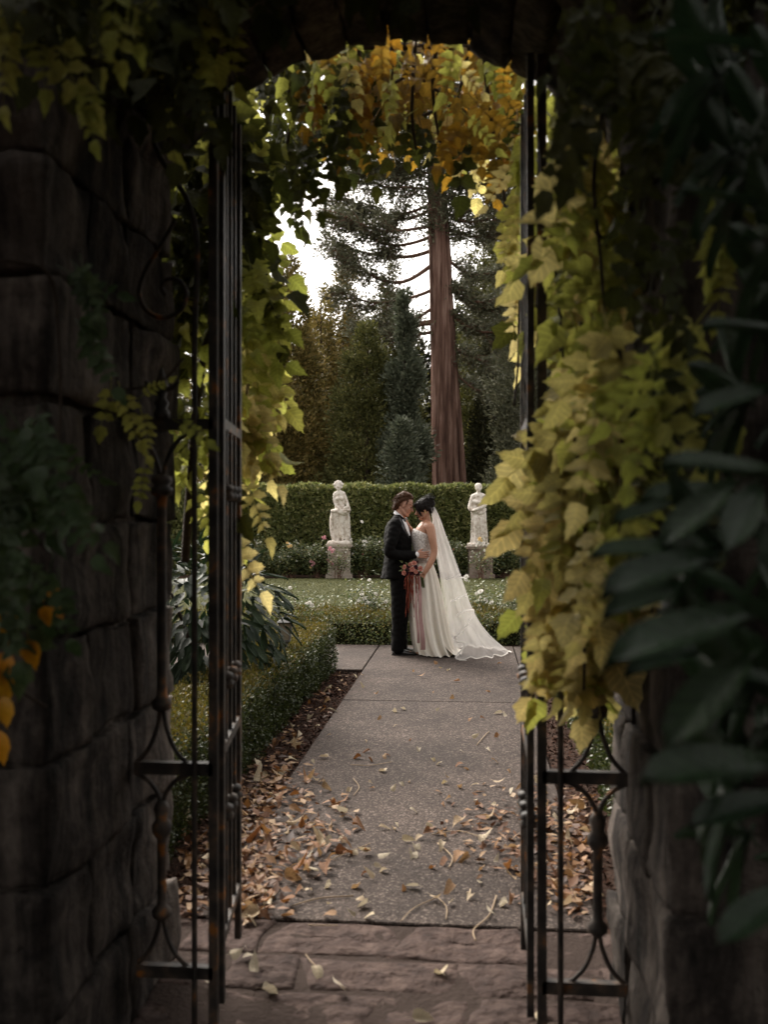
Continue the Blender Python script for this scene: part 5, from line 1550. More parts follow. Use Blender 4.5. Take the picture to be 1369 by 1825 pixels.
hand(b, L_(482, 740, 0.195), (1, -0.2, -0.05), (0, -1, 0), (0, 0, 1), 0.98, 0.3)
for s, dx in ((-1, 0), (1, 18)):
    b.limb([L_(322 + dx, 900, s * 0.09), L_(325 + dx, 1050, s * 0.095), L_(322 + dx, 1200, s * 0.095), L_(312 + dx, 1330, s * 0.095), L_(308 + dx, 1480, s * 0.095)], [0.085, 0.075, 0.055, 0.052, 0.038])
    b.limb([L_(305 + dx, 1495, s * 0.1), L_(360 + dx, 1510, s * 0.11), L_(420 + dx, 1515, s * 0.115)], [0.035, 0.03, 0.022])
gbody = b.fused('body', M['skin'], groom, True, 0.0055, 2, 0.5)
# jacket: torso shell, skirts and sleeves as one garment
def ell(u0, u1, v, ry, n=28, dv=0.0, sq=1.0):
    cx, rx = (u0 + u1) / 2, (u1 - u0) / 2
    return [L_(cx + rx * math.cos(a), v + dv * math.cos(a), ry * (abs(math.sin(a)) ** sq) * (1 if math.sin(a) > 0 else -1)) for a in (2 * math.pi * k / n for k in range(n))]
JR = [(285, 345, 400, 0.075), (262, 372, 432, 0.135), (232, 392, 465, 0.19), (212, 406, 510, 0.215), (205, 420, 570, 0.215), (206, 428, 640, 0.205), (208, 426, 700, 0.198), (204, 416, 760, 0.198), (195, 402, 830, 0.205), (184, 386, 880, 0.212), (176, 372, 918, 0.216)]
b = MB()
b.rings([ell(*r_) for r_ in JR])
b.limb([L_(292, 482, -0.185), L_(268, 590, -0.245), L_(248, 678, -0.255), L_(262, 708, -0.252), L_(345, 724, -0.238), L_(448, 722, -0.205)], [0.078, 0.070, 0.064, 0.062, 0.056, 0.047], 16)
b.limb([L_(305, 482, 0.185), L_(290, 600, 0.25), L_(300, 692, 0.26), L_(400, 735, 0.24), L_(470, 740, 0.20)], [0.078, 0.070, 0.064, 0.055, 0.046], 16)
def jack(co, n):
    w = noise.noise((co.x * 9, co.y * 9, co.z * 5)) * 0.008 + noise.noise((co.x * 20 + co.z * 14, co.y * 18, co.z * 22 - co.x * 8)) * 0.007
    return co + n * w
jacket = b.fused('jacket', M['suit'], groom, True, 0.008, 3, 0.5, jack)
b = MB()
for s, dx in ((-1, 0), (1, 20)):
    b.limb([L_(322 + dx * 0.3, 890, s * 0.085), L_(328 + dx * 0.5, 1000, s * 0.092), L_(328 + dx, 1150, s * 0.095), L_(322 + dx, 1300, s * 0.095), L_(318 + dx, 1400, s * 0.097), L_(320 + dx, 1478, s * 0.1)], [0.108, 0.104, 0.092, 0.082, 0.079, 0.078], 18)
b.fused('trousers', M['suit'], groom, True, 0.008, 3, 0.5, jack)
for s, dx in ((-1, 0), (1, 20)):
    b = MB()
    c = lambda u, v, w, h, y=s * 0.105: [L_(u + dx, v - h * math.sin(a) * (1 if math.sin(a) > 0 else 0.12) * KZ, y + w * math.cos(a)) for a in (2 * math.pi * k / 14 for k in range(14))]
    b.rings([c(268, 1524, 0.018, 0.04), c(275, 1524, 0.036, 0.066), c(310, 1524, 0.042, 0.072), c(350, 1524, 0.043, 0.062), c(395, 1525, 0.048, 0.044), c(435, 1526, 0.044, 0.034), c(460, 1527, 0.028, 0.024), c(468, 1528, 0.01, 0.01)])
    shoe = b.build('shoe', M['shoe'], groom, True, True)
    b = MB()
    b.rings([[L_(u + dx, 1530 - z * KZ, s * 0.105 + w) for u, w in ((264, -0.03), (300, -0.045), (390, -0.051), (445, -0.044), (470, -0.01), (470, 0.01), (445, 0.044), (390, 0.051), (300, 0.045), (264, 0.03))] for z in (0.0, 0.012)])
    b.build('sole', M['satin_black'], shoe, True)
# shirt collar, shirt front, lapels, bow tie
def on_jacket(u, v, out=0.004):
    for a_, b_ in zip(JR[:-1], JR[1:]):
        if a_[2] <= v <= b_[2]:
            f = (v - a_[2]) / (b_[2] - a_[2])
            u0, u1, ry = (a_[i] + (b_[i] - a_[i]) * f for i in (0, 1, 3))
            cx, rx = (u0 + u1) / 2, (u1 - u0) / 2
            k = max(0.0, 1 - ((u - cx) / rx) ** 2) ** 0.5
            return L_(u, v, -ry * k - out)
    return L_(u, v, -0.2)
b = MB()
def coll(v, r_, dx, th):
    return [L_(330 + dx + math.cos(a) * r_ * KZ, v + 34 * math.cos(a), math.sin(a) * r_ * 1.05) for a in (2 * math.pi * k / 24 for k in range(24))]
b.rings([coll(422, 0.067, -1, 0), coll(404, 0.063, 3, 0), coll(398, 0.061, 5, 0)], True, False)
b.build('shirt_collar', M['shirt'], groom, True, True)
b = MB()
strip = []
for v, w0, w1 in ((440, 352, 376), (465, 362, 390), (495, 374, 400), (525, 386, 409), (552, 398, 415), (570, 408, 417)):
    strip.append([on_jacket(w0, v, 0.006), on_jacket((w0 + w1) / 2, v, 0.010), on_jacket(w1, v, 0.010)])
b.rings(strip, False, False)
b.build('shirt_front', M['shirt'], groom, True, True)
b = MB()
strip = []
for v, w0, w1 in ((415, 318, 334), (440, 326, 350), (470, 334, 362), (500, 348, 376), (530, 366, 388), (560, 386, 402), (590, 402, 412)):
    strip.append([on_jacket(w0, v, 0.005), on_jacket((w0 + w1) / 2, v, 0.012), on_jacket(w1, v, 0.009)])
b.rings(strip, False, False)
b.build('lapel', M['satin_black'], jacket, True, True)
b = MB()
b.ball(L_(378, 446, -0.03), (0.014, 0.016, 0.018)); b.ball(L_(368, 450, -0.085), (0.018, 0.04, 0.03)); b.ball(L_(384, 444, 0.03), (0.018, 0.04, 0.03))
b.build('bow_tie', M['satin_black'], groom, True, True)
b = MB().limb([L_(446, 722, -0.205), L_(457, 720, -0.203)], [0.040, 0.039], 14)
b.build('shirt_cuff', M['shirt'], groom, True, True)
# hair: swept back, longer at the nape
b = MB()
H = lambda x, y, z: gq(x, y, z)
b.ball(H(-0.034, 0, 0.050), (0.088, 0.078, 0.088), 18, gM)
b.limb([H(0.060, 0, 0.100), H(0.02, 0, 0.122), H(-0.05, 0, 0.118)], [0.014, 0.024, 0.03], 12, flat=(2.2, 1), up=(0, 1, 0))
b.limb([H(0.066, 0.012, 0.098), H(0.04, 0.045, 0.098), H(-0.01, 0.066, 0.085)], [0.008, 0.011, 0.014])
b.limb([H(0.066, -0.005, 0.098), H(0.04, -0.042, 0.097), H(-0.01, -0.066, 0.082)], [0.008, 0.011, 0.014])
b.ball(H(-0.066, 0, -0.005), (0.048, 0.072, 0.072), 16, gM)
b.limb([H(0.0, -0.066, 0.066), H(-0.04, -0.076, 0.045), H(-0.08, -0.060, -0.02), H(-0.086, -0.03, -0.07)], [0.010, 0.014, 0.022, 0.018])
b.limb([H(0.0, 0.066, 0.066), H(-0.04, 0.076, 0.045), H(-0.08, 0.060, -0.02), H(-0.086, 0.03, -0.07)], [0.010, 0.014, 0.022, 0.018])
b.limb([H(0.022, -0.070, 0.055), H(0.018, -0.075, 0.015)], [0.012, 0.007])
b.limb([H(-0.08, 0.0, -0.02), H(-0.088, 0, -0.07), H(-0.095, 0, -0.092)], [0.04, 0.03, 0.012])
def strand(co, n):
    return co + n * (0.006 * noise.noise((co.x * 14, co.y * 60, co.z * 45)) + 0.003 * noise.noise((co.x * 30, co.y * 130, co.z * 90)))
ghair = b.fused('hair', M['hair_brown'], groom, True, 0.006, 2, 0.5, strand)
def strands(q, root, mat, paths, n, seed, jit=0.008):
    r = random.Random(seed)
    b = MB()
    for _ in range(n):
        pth = r.choice(paths)
        off = Vector((r.gauss(0, jit), r.gauss(0, jit), r.gauss(0, jit)))
        b.tube(bezier([q(*p) + off * (0.5 + 0.5 * i) + Vector((r.gauss(0, 0.003), r.gauss(0, 0.003), r.gauss(0, 0.003))) for i, p in enumerate(pth)], 4), 0.0011, 3)
    b.build('loose_strands', mat, root, True)['kind'] = 'stuff'


gp = [[(0.062, y * 0.4, 0.104), (0.02, y * 0.8, 0.135 - abs(y) * 0.5), (-0.05, y, 0.130 - abs(y) * 0.6), (-0.105, y, 0.07 - abs(y) * 0.3), (-0.118, y, 0.0)] for y in (-0.07, -0.05, -0.03, -0.01, 0.01, 0.03, 0.05)]
gp += [[(0.045, -0.05, 0.10), (-0.01, -0.082, 0.078), (-0.06, -0.08, 0.03), (-0.105, -0.05, -0.04), (-0.108, -0.03, -0.09)], [(0.02, -0.068, 0.078), (-0.03, -0.084, 0.055), (-0.07, -0.075, 0.0), (-0.1, -0.045, -0.06)]]
strands(gq, ghair, M['hair_brown'], gp, 150, 5, 0.006)
for s in (-1, 1):
    MB().limb([gq(0.078, s * 0.016, 0.028), gq(0.074, s * 0.034, 0.034), gq(0.058, s * 0.052, 0.028)], [0.004, 0.005, 0.003], 8).build('eyebrow', M['hair_brown'], gbody, True, True)
    MB().limb([gq(0.083, s * 0.022, 0.004), gq(0.082, s * 0.032, 0.001), gq(0.074, s * 0.045, 0.004)], [0.002, 0.0028, 0.002], 6).build('eyelash', M['hair_dark'], gbody, True, True)
MB().ball(gq(0.092, 0, -0.058), (0.008, 0.021, 0.007), 10, gM).build('mouth', M['lip'], gbody, True, True)

# ---- bride
bride = thing('person', 'woman in a strapless white wedding gown with dark updo and long veil', 'person', tuple(base), YAW)
b = MB()
bq, bM = head(b, L_(528, 358), -1, 0.30, 0.93)
b.limb([L_(562, 500), L_(556, 460), L_(545, 410)], [0.052, 0.046, 0.046])
b.limb([L_(545, 500), L_(520, 560), L_(512, 660), L_(510, 760), L_(520, 850)], [0.085, 0.105, 0.098, 0.09, 0.115], 16, flat=(0.95, 1.3), up=(1, 0, 0))
b.limb([L_(572, 498, -0.145), L_(558, 490, -0.06), L_(556, 490, 0.06), L_(558, 500, 0.14)], [0.05, 0.055, 0.055, 0.05])
b.limb([L_(576, 505, -0.15), L_(590, 590, -0.185), L_(604, 700, -0.20), L_(570, 790, -0.235), L_(522, 868, -0.255)], [0.052, 0.046, 0.038, 0.035, 0.024])
hand(b, L_(520, 872, -0.255), (-0.55, -0.05, -0.75), (0.1, 0.95, -0.2), (-0.75, 0.1, 0.5), 0.85, 0.9, 0.6)
b.limb([L_(552, 505, 0.15), L_(500, 590, 0.16), L_(452, 620, 0.13), L_(430, 550, 0.06), L_(416, 508, 0.0)], [0.05, 0.042, 0.038, 0.033, 0.023])
hand(b, L_(412, 500, -0.01), (-0.42, -0.10, 0.85), (-0.9, 0.1, -0.3), (-0.1, -0.95, 0.1), 0.85, 0.35, 0.8)
for s in (-1, 1):
    b.limb([L_(520, 860, s * 0.08), L_(525, 1180, s * 0.08), L_(530, 1490, s * 0.07)], [0.085, 0.06, 0.036])
    b.limb([L_(530, 1500, s * 0.07), L_(490, 1512, s * 0.08), L_(470, 1518, s * 0.08)], [0.03, 0.026, 0.018])
    b.ball(L_(482, 590, s * 0.07), (0.045, 0.055, 0.05))
bbody = b.fused('body', M['skin_tan'], bride, True, 0.0055, 2, 0.5)
b = MB()
BR = [(452, 600, 548, 0.135, 34), (432, 606, 575, 0.15, 34), (428, 606, 610, 0.155, 22), (436, 600, 660, 0.148, 10), (445, 590, 710, 0.138, 4), (450, 584, 760, 0.136, 0), (446, 596, 790, 0.148, 0)]
b.rings([ell(u0, u1, v, ry, 40, dv) for u0, u1, v, ry, dv in BR], True, False)
o = b.build('bodice', M['lace'], bride, True, True)
md = o.modifiers.new('thick', 'SOLIDIFY'); md.thickness = 0.006
b = MB()
r = random.Random(3)
SK = [(446, 596, 785, 0.148), (434, 614, 830, 0.16), (420, 636, 900, 0.19), (412, 660, 1000, 0.22), (411, 680, 1100, 0.24), (414, 698, 1200, 0.26), (422, 716, 1300, 0.28), (436, 738, 1400, 0.30), (455, 770, 1480, 0.32), (470, 800, 1528, 0.335)]
rings = []
nf = 144
ph = [r.uniform(-0.35, 0.35) for _ in range(40)]
for i, (u0, u1, v, ry) in enumerate(SK):
    f = i / (len(SK) - 1)
    ring = []
    for k in range(nf):
        a = 2 * math.pi * k / nf
        fold = math.sin(15 * a + 1.2 * math.sin(2 * a + 0.5) + 0.25 * f) + 0.45 * math.sin(8 * a + 2.0)
        fold = fold if fold < 0 else fold * 0.8
        amp = 0.004 + 0.034 * f ** 0.8
        cx, rx = (u0 + u1) / 2, (u1 - u0) / 2
        rr = 1 + amp * fold / 0.3
        p = L_(cx + rx * rr * math.cos(a), v, ry * rr * math.sin(a))
        ring.append(p)
    rings.append(ring)
# gather the hem into uneven scallops on the ground
for k in range(nf):
    p = rings[-1][k]
    p.z = 0.006 + 0.016 * max(0, math.sin(15 * 2 * math.pi * k / nf + 0.6))
b.rings(rings, True, False)
o = b.build('skirt', M['satin'], bride, True, True)
md = o.modifiers.new('subdivision', 'SUBSURF'); md.levels = 1; md.render_levels = 1
# train spread on the paving
b = MB()
rings = []
for i in range(9):
    t = i / 8
    row = []
    for j in range(25):
        s = (j - 12) / 12
        u = 690 + 150 * t * (1 - 0.35 * abs(s) ** 2)
        row.append(L_(u, 1530 - KZ * (0.012 + 0.16 * (1 - t) ** 2 * (1 - 0.5 * s * s) + 0.012 * (1 + math.sin(s * 17 + t * 2))), s * (0.27 + 0.04 * t)))
    rings.append(row)
b.rings(rings, False, False)
b.build('train', M['satin'], bride, True, True)
# veil
VR = [(612, 334), (642, 392), (672, 470), (702, 560), (732, 640), (762, 720), (796, 810), (830, 900), (864, 1010), (902, 1130), (950, 1230), (1000, 1310), (1060, 1385), (1120, 1440), (1180, 1490), (1222, 1524)]
VL = [(606, 340), (600, 392), (598, 470), (602, 560), (616, 640), (632, 720), (650, 810), (668, 900), (684, 1010), (700, 1130), (716, 1230), (730, 1310), (742, 1385), (752, 1440), (762, 1500), (772, 1526)]
def veil_pt(i, s, extra=0.0):
    (ru, rv), (lu, lv) = VR[i], VL[i]
    f = i / (len(VR) - 1)
    w = 0.055 + 0.30 * min(1, f * 1.5) + 0.16 * f ** 3 + extra
    k = abs(s) ** 1.5
    fold = math.sin(s * 19 + 0.6 * math.sin(f * 7)) * (0.004 + 0.022 * f) + math.sin(s * 43 + f * 5) * 0.006 * f
    ang = s * math.pi / 2 * 0.96
    p = L_(ru + (lu - ru) * k, rv + (lv - rv) * k, w * math.sin(ang))
    p.x += fold * math.cos(ang); p.y += fold * math.sin(ang)
    p.z = max(p.z, 0.006 + 0.012 * (1 + math.sin(s * 31 + f * 9)) * (1 if f > 0.8 else 0))
    return p
b = MB()
b.rings([[veil_pt(i, (j - 40) / 40) for j in range(81)] for i in range(len(VR))], False, False)
o = veil = b.build('veil', M['tulle'], bride, True, True)
md = o.modifiers.new('subdivision', 'SUBSURF'); md.levels = 1; md.render_levels = 1
b = MB()
VS = [(608, 338), (640, 420), (672, 520), (708, 640), (748, 760), (790, 880)]
rings = []
for i, (u, v) in enumerate(VS):
    f = i / 5
    rings.append([L_(u - 26 * f - (30 + 60 * f) * abs(s) ** 1.5 + 5, v, (0.05 + 0.22 * f) * math.sin(s * 1.5) * 0.95 + 0.01 * math.sin(s * 15)) for s in ((j - 16) / 16 for j in range(33))])
b.rings(rings, False, False)
b.build('blusher_layer', M['tulle'], bride, True, True)
def ribbon(pts, w=0.009, name='ribbon_trim'):
    q = bezier(pts, 8)
    bb = MB()
    rows_ = []
    for i, p in enumerate(q):
        t = (q[min(i + 1, len(q) - 1)] - q[max(i - 1, 0)]).normalized()
        s = t.cross(Vector((0, 1, 0.2))).normalized()
        rows_.append([p - s * w, p + Vector((0, -0.003, 0)), p + s * w])
    bb.rings(rows_, False, False)
    bb.build(name, M['trim'], veil, True, True)
yn = -0.40
ribbon([L_(690, 915, -0.30), L_(760, 890, -0.34), L_(805, 872, -0.30), L_(808, 892, -0.32), L_(845, 902, -0.22)])
ribbon([L_(735, 1085, -0.36), L_(800, 1045, -0.38), L_(856, 1030, -0.28), L_(850, 1050, -0.26)], 0.006)
ribbon([L_(775, 1190, -0.38), L_(830, 1155, -0.40), L_(895, 1148, -0.32), L_(914, 1165, -0.30), L_(880, 1230, -0.38), L_(815, 1300, -0.44), L_(770, 1345, -0.46), L_(752, 1352, -0.46), L_(772, 1368, -0.46)])
ribbon([L_(752, 1368, -0.46), L_(775, 1392, -0.47), L_(825, 1395, -0.46), L_(836, 1412, -0.46), L_(800, 1462, -0.49), L_(762, 1505, -0.51), L_(790, 1522, -0.52), L_(846, 1532, -0.52)], 0.010)
ribbon([veil_pt(15, (j - 40) / 40) + Vector((0.006, 0, 0.004)) for j in range(0, 81, 2)], 0.006)
# hair
b = MB()
b.ball(bq(-0.02, 0, 0.040), (0.108, 0.088, 0.092), 18, bM)
b.ball(bq(0.045, 0, 0.070), (0.055, 0.07, 0.045), 14, bM)
b.ball(bq(-0.085, 0, 0.045), (0.065, 0.07, 0.065), 14, bM)
b.ball(bq(-0.075, 0, -0.015), (0.05, 0.06, 0.055), 14, bM)
r = random.Random(8)
for i in range(16):
    a = i * 0.9
    c = bq(-0.085 + 0.045 * math.cos(a), 0.045 * math.sin(a * 1.7), 0.075 + 0.04 * math.sin(a))
    b.limb([c, c + Vector((r.gauss(0, 0.02), r.gauss(0, 0.02), r.uniform(0, 0.025)))], [0.022, 0.012], 8)
for s in (-1, 1):
    b.limb([bq(0.05, s * 0.055, 0.085), bq(0.075, s * 0.062, 0.03), bq(0.062, s * 0.064, -0.03), bq(0.058, s * 0.060, -0.075)], [0.018, 0.015, 0.009, 0.003], 8)
    b.limb([bq(-0.03, s * 0.078, 0.03), bq(-0.06, s * 0.070, -0.01)], [0.02, 0.02], 8)
bhair = b.fused('hair', M['hair_dark'], bride, True, 0.006, 1, 0.5, strand)
bp_ = [[(0.07, y * 0.4, 0.095), (0.0, y, 0.138 - abs(y) * 0.5), (-0.08, y, 0.115), (-0.13, y * 0.6, 0.06)] for y in (-0.07, -0.04, 0.0, 0.04)]
bp_ += [[(-0.05, -0.03, 0.12), (-0.10, -0.05, 0.15), (-0.15, -0.02, 0.12), (-0.155, 0.0, 0.08)], [(-0.06, 0.03, 0.12), (-0.11, 0.0, 0.155), (-0.16, 0.02, 0.10)], [(0.07, -0.06, 0.05), (0.078, -0.066, 0.0), (0.068, -0.066, -0.06), (0.072, -0.06, -0.10)], [(-0.01, -0.08, 0.06), (-0.06, -0.082, 0.03), (-0.11, -0.06, 0.05)], [(-0.06, -0.05, -0.02), (-0.075, -0.05, -0.06), (-0.07, -0.04, -0.10)]]
strands(bq, bhair, M['hair_dark'], bp_, 130, 6, 0.011)
MB().limb([bq(-0.004, -0.080, -0.030), bq(-0.004, -0.082, -0.05)], [0.006, 0.004], 8).build('earring', M['gold'], bbody, True, True)
MB().ball(bq(0.094, 0, -0.058), (0.007, 0.019, 0.007), 10, bM).build('mouth', M['lip'], bbody, True, True)
for s in (-1, 1):
    MB().limb([bq(0.083, s * 0.022, 0.004), bq(0.082, s * 0.032, 0.001), bq(0.074, s * 0.045, 0.004)], [0.002, 0.003, 0.002], 6).build('eyelash', M['hair_dark'], bbody, True, True)

# ---- bouquet in her hand
bq0 = L_(470, 850, -0.30)
bouquet = thing('bouquet', 'bridal bouquet of dusky pink roses with trailing red amaranth and ribbons', 'bouquet', tuple(base), YAW)
r = random.Random(12)
for u, v, y, kd, s in ((440, 785, -0.30, 'rose_peach', 0.040), (365, 815, -0.30, 'rose_peach', 0.034), (362, 860, -0.32, 'rose_peach', 0.034), (490, 825, -0.34, 'rose_peach', 0.038), (425, 830, -0.34, 'rose_peach', 0.036), (455, 815, -0.33, 'plum', 0.032), (400, 825, -0.32, 'plum', 0.03), (430, 862, -0.34, 'plum', 0.034),
                       (470, 865, -0.33, 'plum', 0.030), (395, 868, -0.33, 'plum', 0.03), (410, 795, -0.27, 'rose_peach', 0.03), (465, 775, -0.28, 'plum', 0.02), (455, 850, -0.35, 'rose_peach', 0.03)):
    nrm = Vector(((u - 435) / 120, -0.9, (840 - v) / 120 + 0.2))
    obj('rose', r.choice(ROSE[kd]), bouquet, True, M=frame(nrm.orthogonal(), nrm, L_(u, v, y), s * 1.05))
for i in range(17):
    u0 = r.uniform(370, 480)
    ln = r.uniform(90, 290) if i > 4 else r.uniform(230, 330)
    pts = [L_(u0 * 0.5 + 215, 850, -0.32), L_(u0, 900, -0.345 + r.uniform(-0.02, 0.03)), L_(u0 + r.uniform(-8, 8), 890 + ln * 0.5, -0.335), L_(u0 + r.uniform(-12, 14), 890 + ln, -0.33)]
    q = bezier(pts, 9)
    n_ = len(q)
    MB().tube([p + Vector(noise.noise_vector(p * 60)) * 0.004 for p in q], [0.0015 + 0.0045 * math.sin(k * 2.6 + i) ** 2 * (1 - 0.5 * k / n_) for k in range(n_)], 6).build('amaranth_strand', M['amaranth'], bouquet, True, True)
for i in range(8):
    a = L_(430 + r.uniform(-25, 40), 850, -0.31)
    MB().tube([a, L_(495 + i * 3, 905, -0.275 + 0.006 * (i % 3)), L_(502 + i * 3.4, 940 + r.uniform(25, 45), -0.27)], [0.004, 0.004, 0.004], 5).build('flower_stem', M['rose_leaf'], bouquet, True)
for u0, u1, w, ln in ((450, 472, 0.016, 1410), (478, 508, 0.026, 1462)):
    rows_ = []
    for k in range(22):
        t = k / 21
        v = 885 + (ln - 885) * t
        u = u0 + (u1 - u0) * t + 5 * math.sin(t * 9)
        y = -0.30 - 0.085 * min(1, t * 1.6) + 0.006 * math.sin(t * 13)
        rows_.append([L_(u - w * KZ * (0.6 + 0.4 * t), v, y), L_(u, v, y - 0.006 * math.cos(t * 15)), L_(u + w * KZ * (0.6 + 0.4 * t), v, y + 0.004)])
    MB().rings(rows_, False, False).build('ribbon', M['ribbon_mauve'], bouquet, True, True)
for i in range(9):
    u, v = r.uniform(350, 500), r.uniform(780, 890)
    lf = simple_leaf('bouquet_leaf', M['rose_leaf'], i, 0.5, 0.2)
    obj('leaf', lf, bouquet, True, M=frame(((u - 430) / 80, -0.4, (840 - v) / 80), (0, -1, 0.3), L_(u, v, -0.29), 0.05))

# ------------------------------------------------------------------ path lantern
lz = 8.45
lc = P(509, 1130, lz)
lan = thing('path_lantern', 'small grey garden lantern on a post among the box hedge leaves', 'lantern', (lc.x, lc.y, -0.04), YAW)
hh = lc.z + 0.04
def sq(s, z): return [(-s, -s, z), (s, -s, z), (s, s, z), (-s, s, z)]
MB().rings([sq(0.062, hh + 0.095), sq(0.068, hh + 0.105), sq(0.03, hh + 0.135), sq(0.012, hh + 0.15), sq(0.014, hh + 0.165), sq(0.004, hh + 0.175)]).build('roof', M['lantern'], lan, True)
for s in range(4):
    Mz = Matrix.Rotation(s * math.pi / 2, 4, 'Z')
    MB().add([Mz @ Vector(p) for p in ((-0.046, -0.050, hh + 0.092), (0.046, -0.050, hh + 0.092), (0.030, -0.034, hh - 0.045), (-0.030, -0.034, hh - 0.045))], [(0, 1, 2, 3)]).build('pane', M['lantern_glass'], lan, True)
    MB().tube([Mz @ Vector((-0.052, -0.052, hh + 0.095)), Mz @ Vector((-0.034, -0.034, hh - 0.05))], 0.005, 6).build('corner_bar', M['lantern'], lan, True)
MB().rings([sq(0.03, hh - 0.075), sq(0.042, hh - 0.06), sq(0.042, hh - 0.048)]).build('tray', M['lantern'], lan, True)
MB().tube([(0, 0, 0), (0, 0, hh - 0.07)], 0.016, 8).build('post', M['lantern'], lan, True, True)

# ------------------------------------------------------------------ fallen leaves, stalks, bark chips
n_ = 7000
u = NP.uniform(0, 1, n_); side = NP.random(n_) < 0.62
X = np.where(side, NP.uniform(-1.42, -1.11, n_), NP.uniform(0.51, 0.76, n_)); Yp = NP.uniform(3.9, 10.0, n_)
cloud('bark_mulch', M['chip'], np.stack([X, Yp, NP.uniform(-0.04, -0.012, n_)], 1), NP.normal(size=(n_, 3)) * np.array([1, 1, 0.35]), np.array([0, 0, 1.0]) + NP.normal(size=(n_, 3)) * 0.5, NP.uniform(0.02, 0.05, n_), NP.uniform(0.008, 0.02, n_), 'quad', None, 'stuff')

FAL = [simple_leaf('dry_leaf', M['fallen'], i, (0.5, 0.6, 0.42, 0.66, 0.55, 0.36)[i], (0.5, 0.9, 0.7, 0.4, 1.1, 0.8)[i]) for i in range(6)]
PAL = [simple_leaf('pale_leaf', M['pale_leaf'], 20 + i, (0.5, 0.6, 0.45)[i], (0.5, 0.8, 0.6)[i]) for i in range(3)]
rng = random.Random(14)


def drop(p, s, label, group, meshes, tilt=0.35):
    a = rng.uniform(0, 6.28)
    n = Vector((rng.gauss(0, tilt), rng.gauss(0, tilt), 1 if rng.random() < 0.75 else -1))
    o = obj('fallen_leaf', rng.choice(meshes), M=frame((math.cos(a), math.sin(a), rng.gauss(0, 0.15)), n, p + Vector((0, 0, 0.012 + (0.25 * s if n.z < 0 else 0.06 * s))), s))
    tag(o, label, 'leaf', group)


DR = [(425, 1370), (520, 1340), (580, 1400), (640, 1450), (630, 1520), (545, 1600), (440, 1660), (425, 1640)]
DR2 = [(770, 1450), (850, 1400), (935, 1370), (1055, 1400), (1060, 1620), (960, 1640), (850, 1560), (760, 1490)]
DR3 = [(315, 1480), (420, 1450), (420, 1640), (330, 1640)]
STR = [(596, 1198), (636, 1200), (500, 1400), (425, 1400)]
PTH = [(665, 1175), (905, 1180), (930, 1640), (500, 1640), (520, 1420)]
G1, G2, G3, G4, G5 = 'leaves drifted against the box hedge', 'leaves drifted by the iron side panel', 'leaves scattered over the grey path', 'leaves lying on the flagstones', 'leaves on the mulch strip'
for poly, n, lab, gr, ms, zz in ((DR, 72, 'dry brown leaf in the drift between path and box hedge', G1, FAL, 0.03), (DR2, 56, 'dry tan leaf in the drift beside the gatepost vine', G2, FAL, 0.025), (DR3, 14, 'dry brown leaf in the drift between path and box hedge', G1, FAL, 0.02),
                                 (STR, 26, 'curled leaf lying on the dark mulch strip', G5, FAL + PAL, 0.0)):
    for _ in range(n):
        px, py = sample_poly(poly, rng)
        drop(G(px, py) + Vector((0, 0, rng.uniform(0, zz))), rng.uniform(0.045, 0.095), lab, gr, ms, 0.5)
for _ in range(108):
    px, py = sample_poly(PTH, rng)
    drop(G(px, py), rng.uniform(0.03, 0.07), 'single leaf scattered on the open grey path', G3, FAL + PAL, 0.25)
for px, py in ((455, 1742), (468, 1770), (612, 1775), (790, 1742), (440, 1708), (410, 1715), (378, 1765), (966, 1805), (735, 1822), (560, 1735)):
    drop(G(px, py), rng.uniform(0.055, 0.085), 'pale leaf lying on the flagstones under the arch', G4, PAL, 0.25)
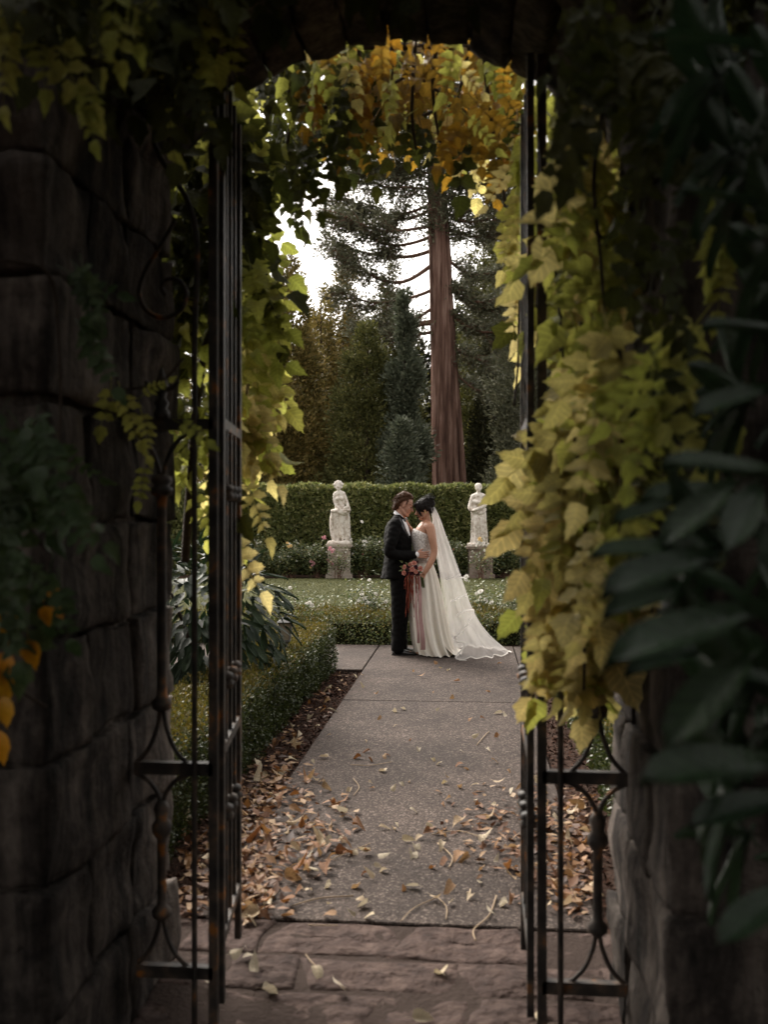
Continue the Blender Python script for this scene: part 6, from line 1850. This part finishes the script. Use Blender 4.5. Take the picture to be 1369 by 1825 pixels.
for px, py in ((655, 1615), (668, 1640), (590, 1583), (660, 1523), (730, 1450), (905, 1615), (735, 1525), (580, 1500), (620, 1455), (880, 1640), (700, 1270), (650, 1228), (760, 1480)):
    drop(G(px, py), rng.uniform(0.05, 0.08), 'larger pale leaf on the grey path', 'larger pale leaves on the path', PAL, 0.25)
# deep drift below the single leaves
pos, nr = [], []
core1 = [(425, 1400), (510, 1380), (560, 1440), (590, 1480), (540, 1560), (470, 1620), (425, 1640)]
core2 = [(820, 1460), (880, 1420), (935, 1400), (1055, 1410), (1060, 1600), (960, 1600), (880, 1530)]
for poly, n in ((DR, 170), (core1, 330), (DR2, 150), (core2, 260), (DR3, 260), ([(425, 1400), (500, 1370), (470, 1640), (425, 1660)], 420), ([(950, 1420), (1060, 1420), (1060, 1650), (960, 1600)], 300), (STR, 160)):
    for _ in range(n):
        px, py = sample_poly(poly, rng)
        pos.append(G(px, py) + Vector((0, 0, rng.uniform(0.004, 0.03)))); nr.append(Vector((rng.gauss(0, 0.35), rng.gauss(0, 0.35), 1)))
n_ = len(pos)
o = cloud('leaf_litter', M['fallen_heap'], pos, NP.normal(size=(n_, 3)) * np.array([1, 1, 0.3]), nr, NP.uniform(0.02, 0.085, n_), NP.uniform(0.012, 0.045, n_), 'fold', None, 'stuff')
STK = (((885, 1600), (872, 1635), (845, 1660), (848, 1680)), ((715, 1645), (738, 1622), (780, 1602)), ((780, 1602), (796, 1620), (795, 1642)), ((520, 1618), (570, 1604), (630, 1600)), ((590, 1535), (625, 1520), (660, 1506)),
       ((630, 1390), (640, 1405), (630, 1420)), ((850, 1330), (865, 1312), (872, 1306)), ((625, 1365), (660, 1366), (698, 1360)), ((770, 1490), (820, 1484), (870, 1500)), ((800, 1550), (806, 1530), (780, 1505)), ((550, 1652), (575, 1653), (602, 1653)), ((545, 1705), (555, 1718), (566, 1728)))
for i, pts in enumerate(STK):
    w = 0.0022 if i % 3 else 0.003
    pp = [G(*a) + Vector((0, 0, 0.008)) for a in pts]
    o = MB().tube(bezier(pp, 5), w, 5).build('leaf_stalk', M['stalk'], smooth=True)
    tag(o, 'thin pale bent leaf stalk lying on the paving', 'stalk', 'bare leaf stalks on the paving')
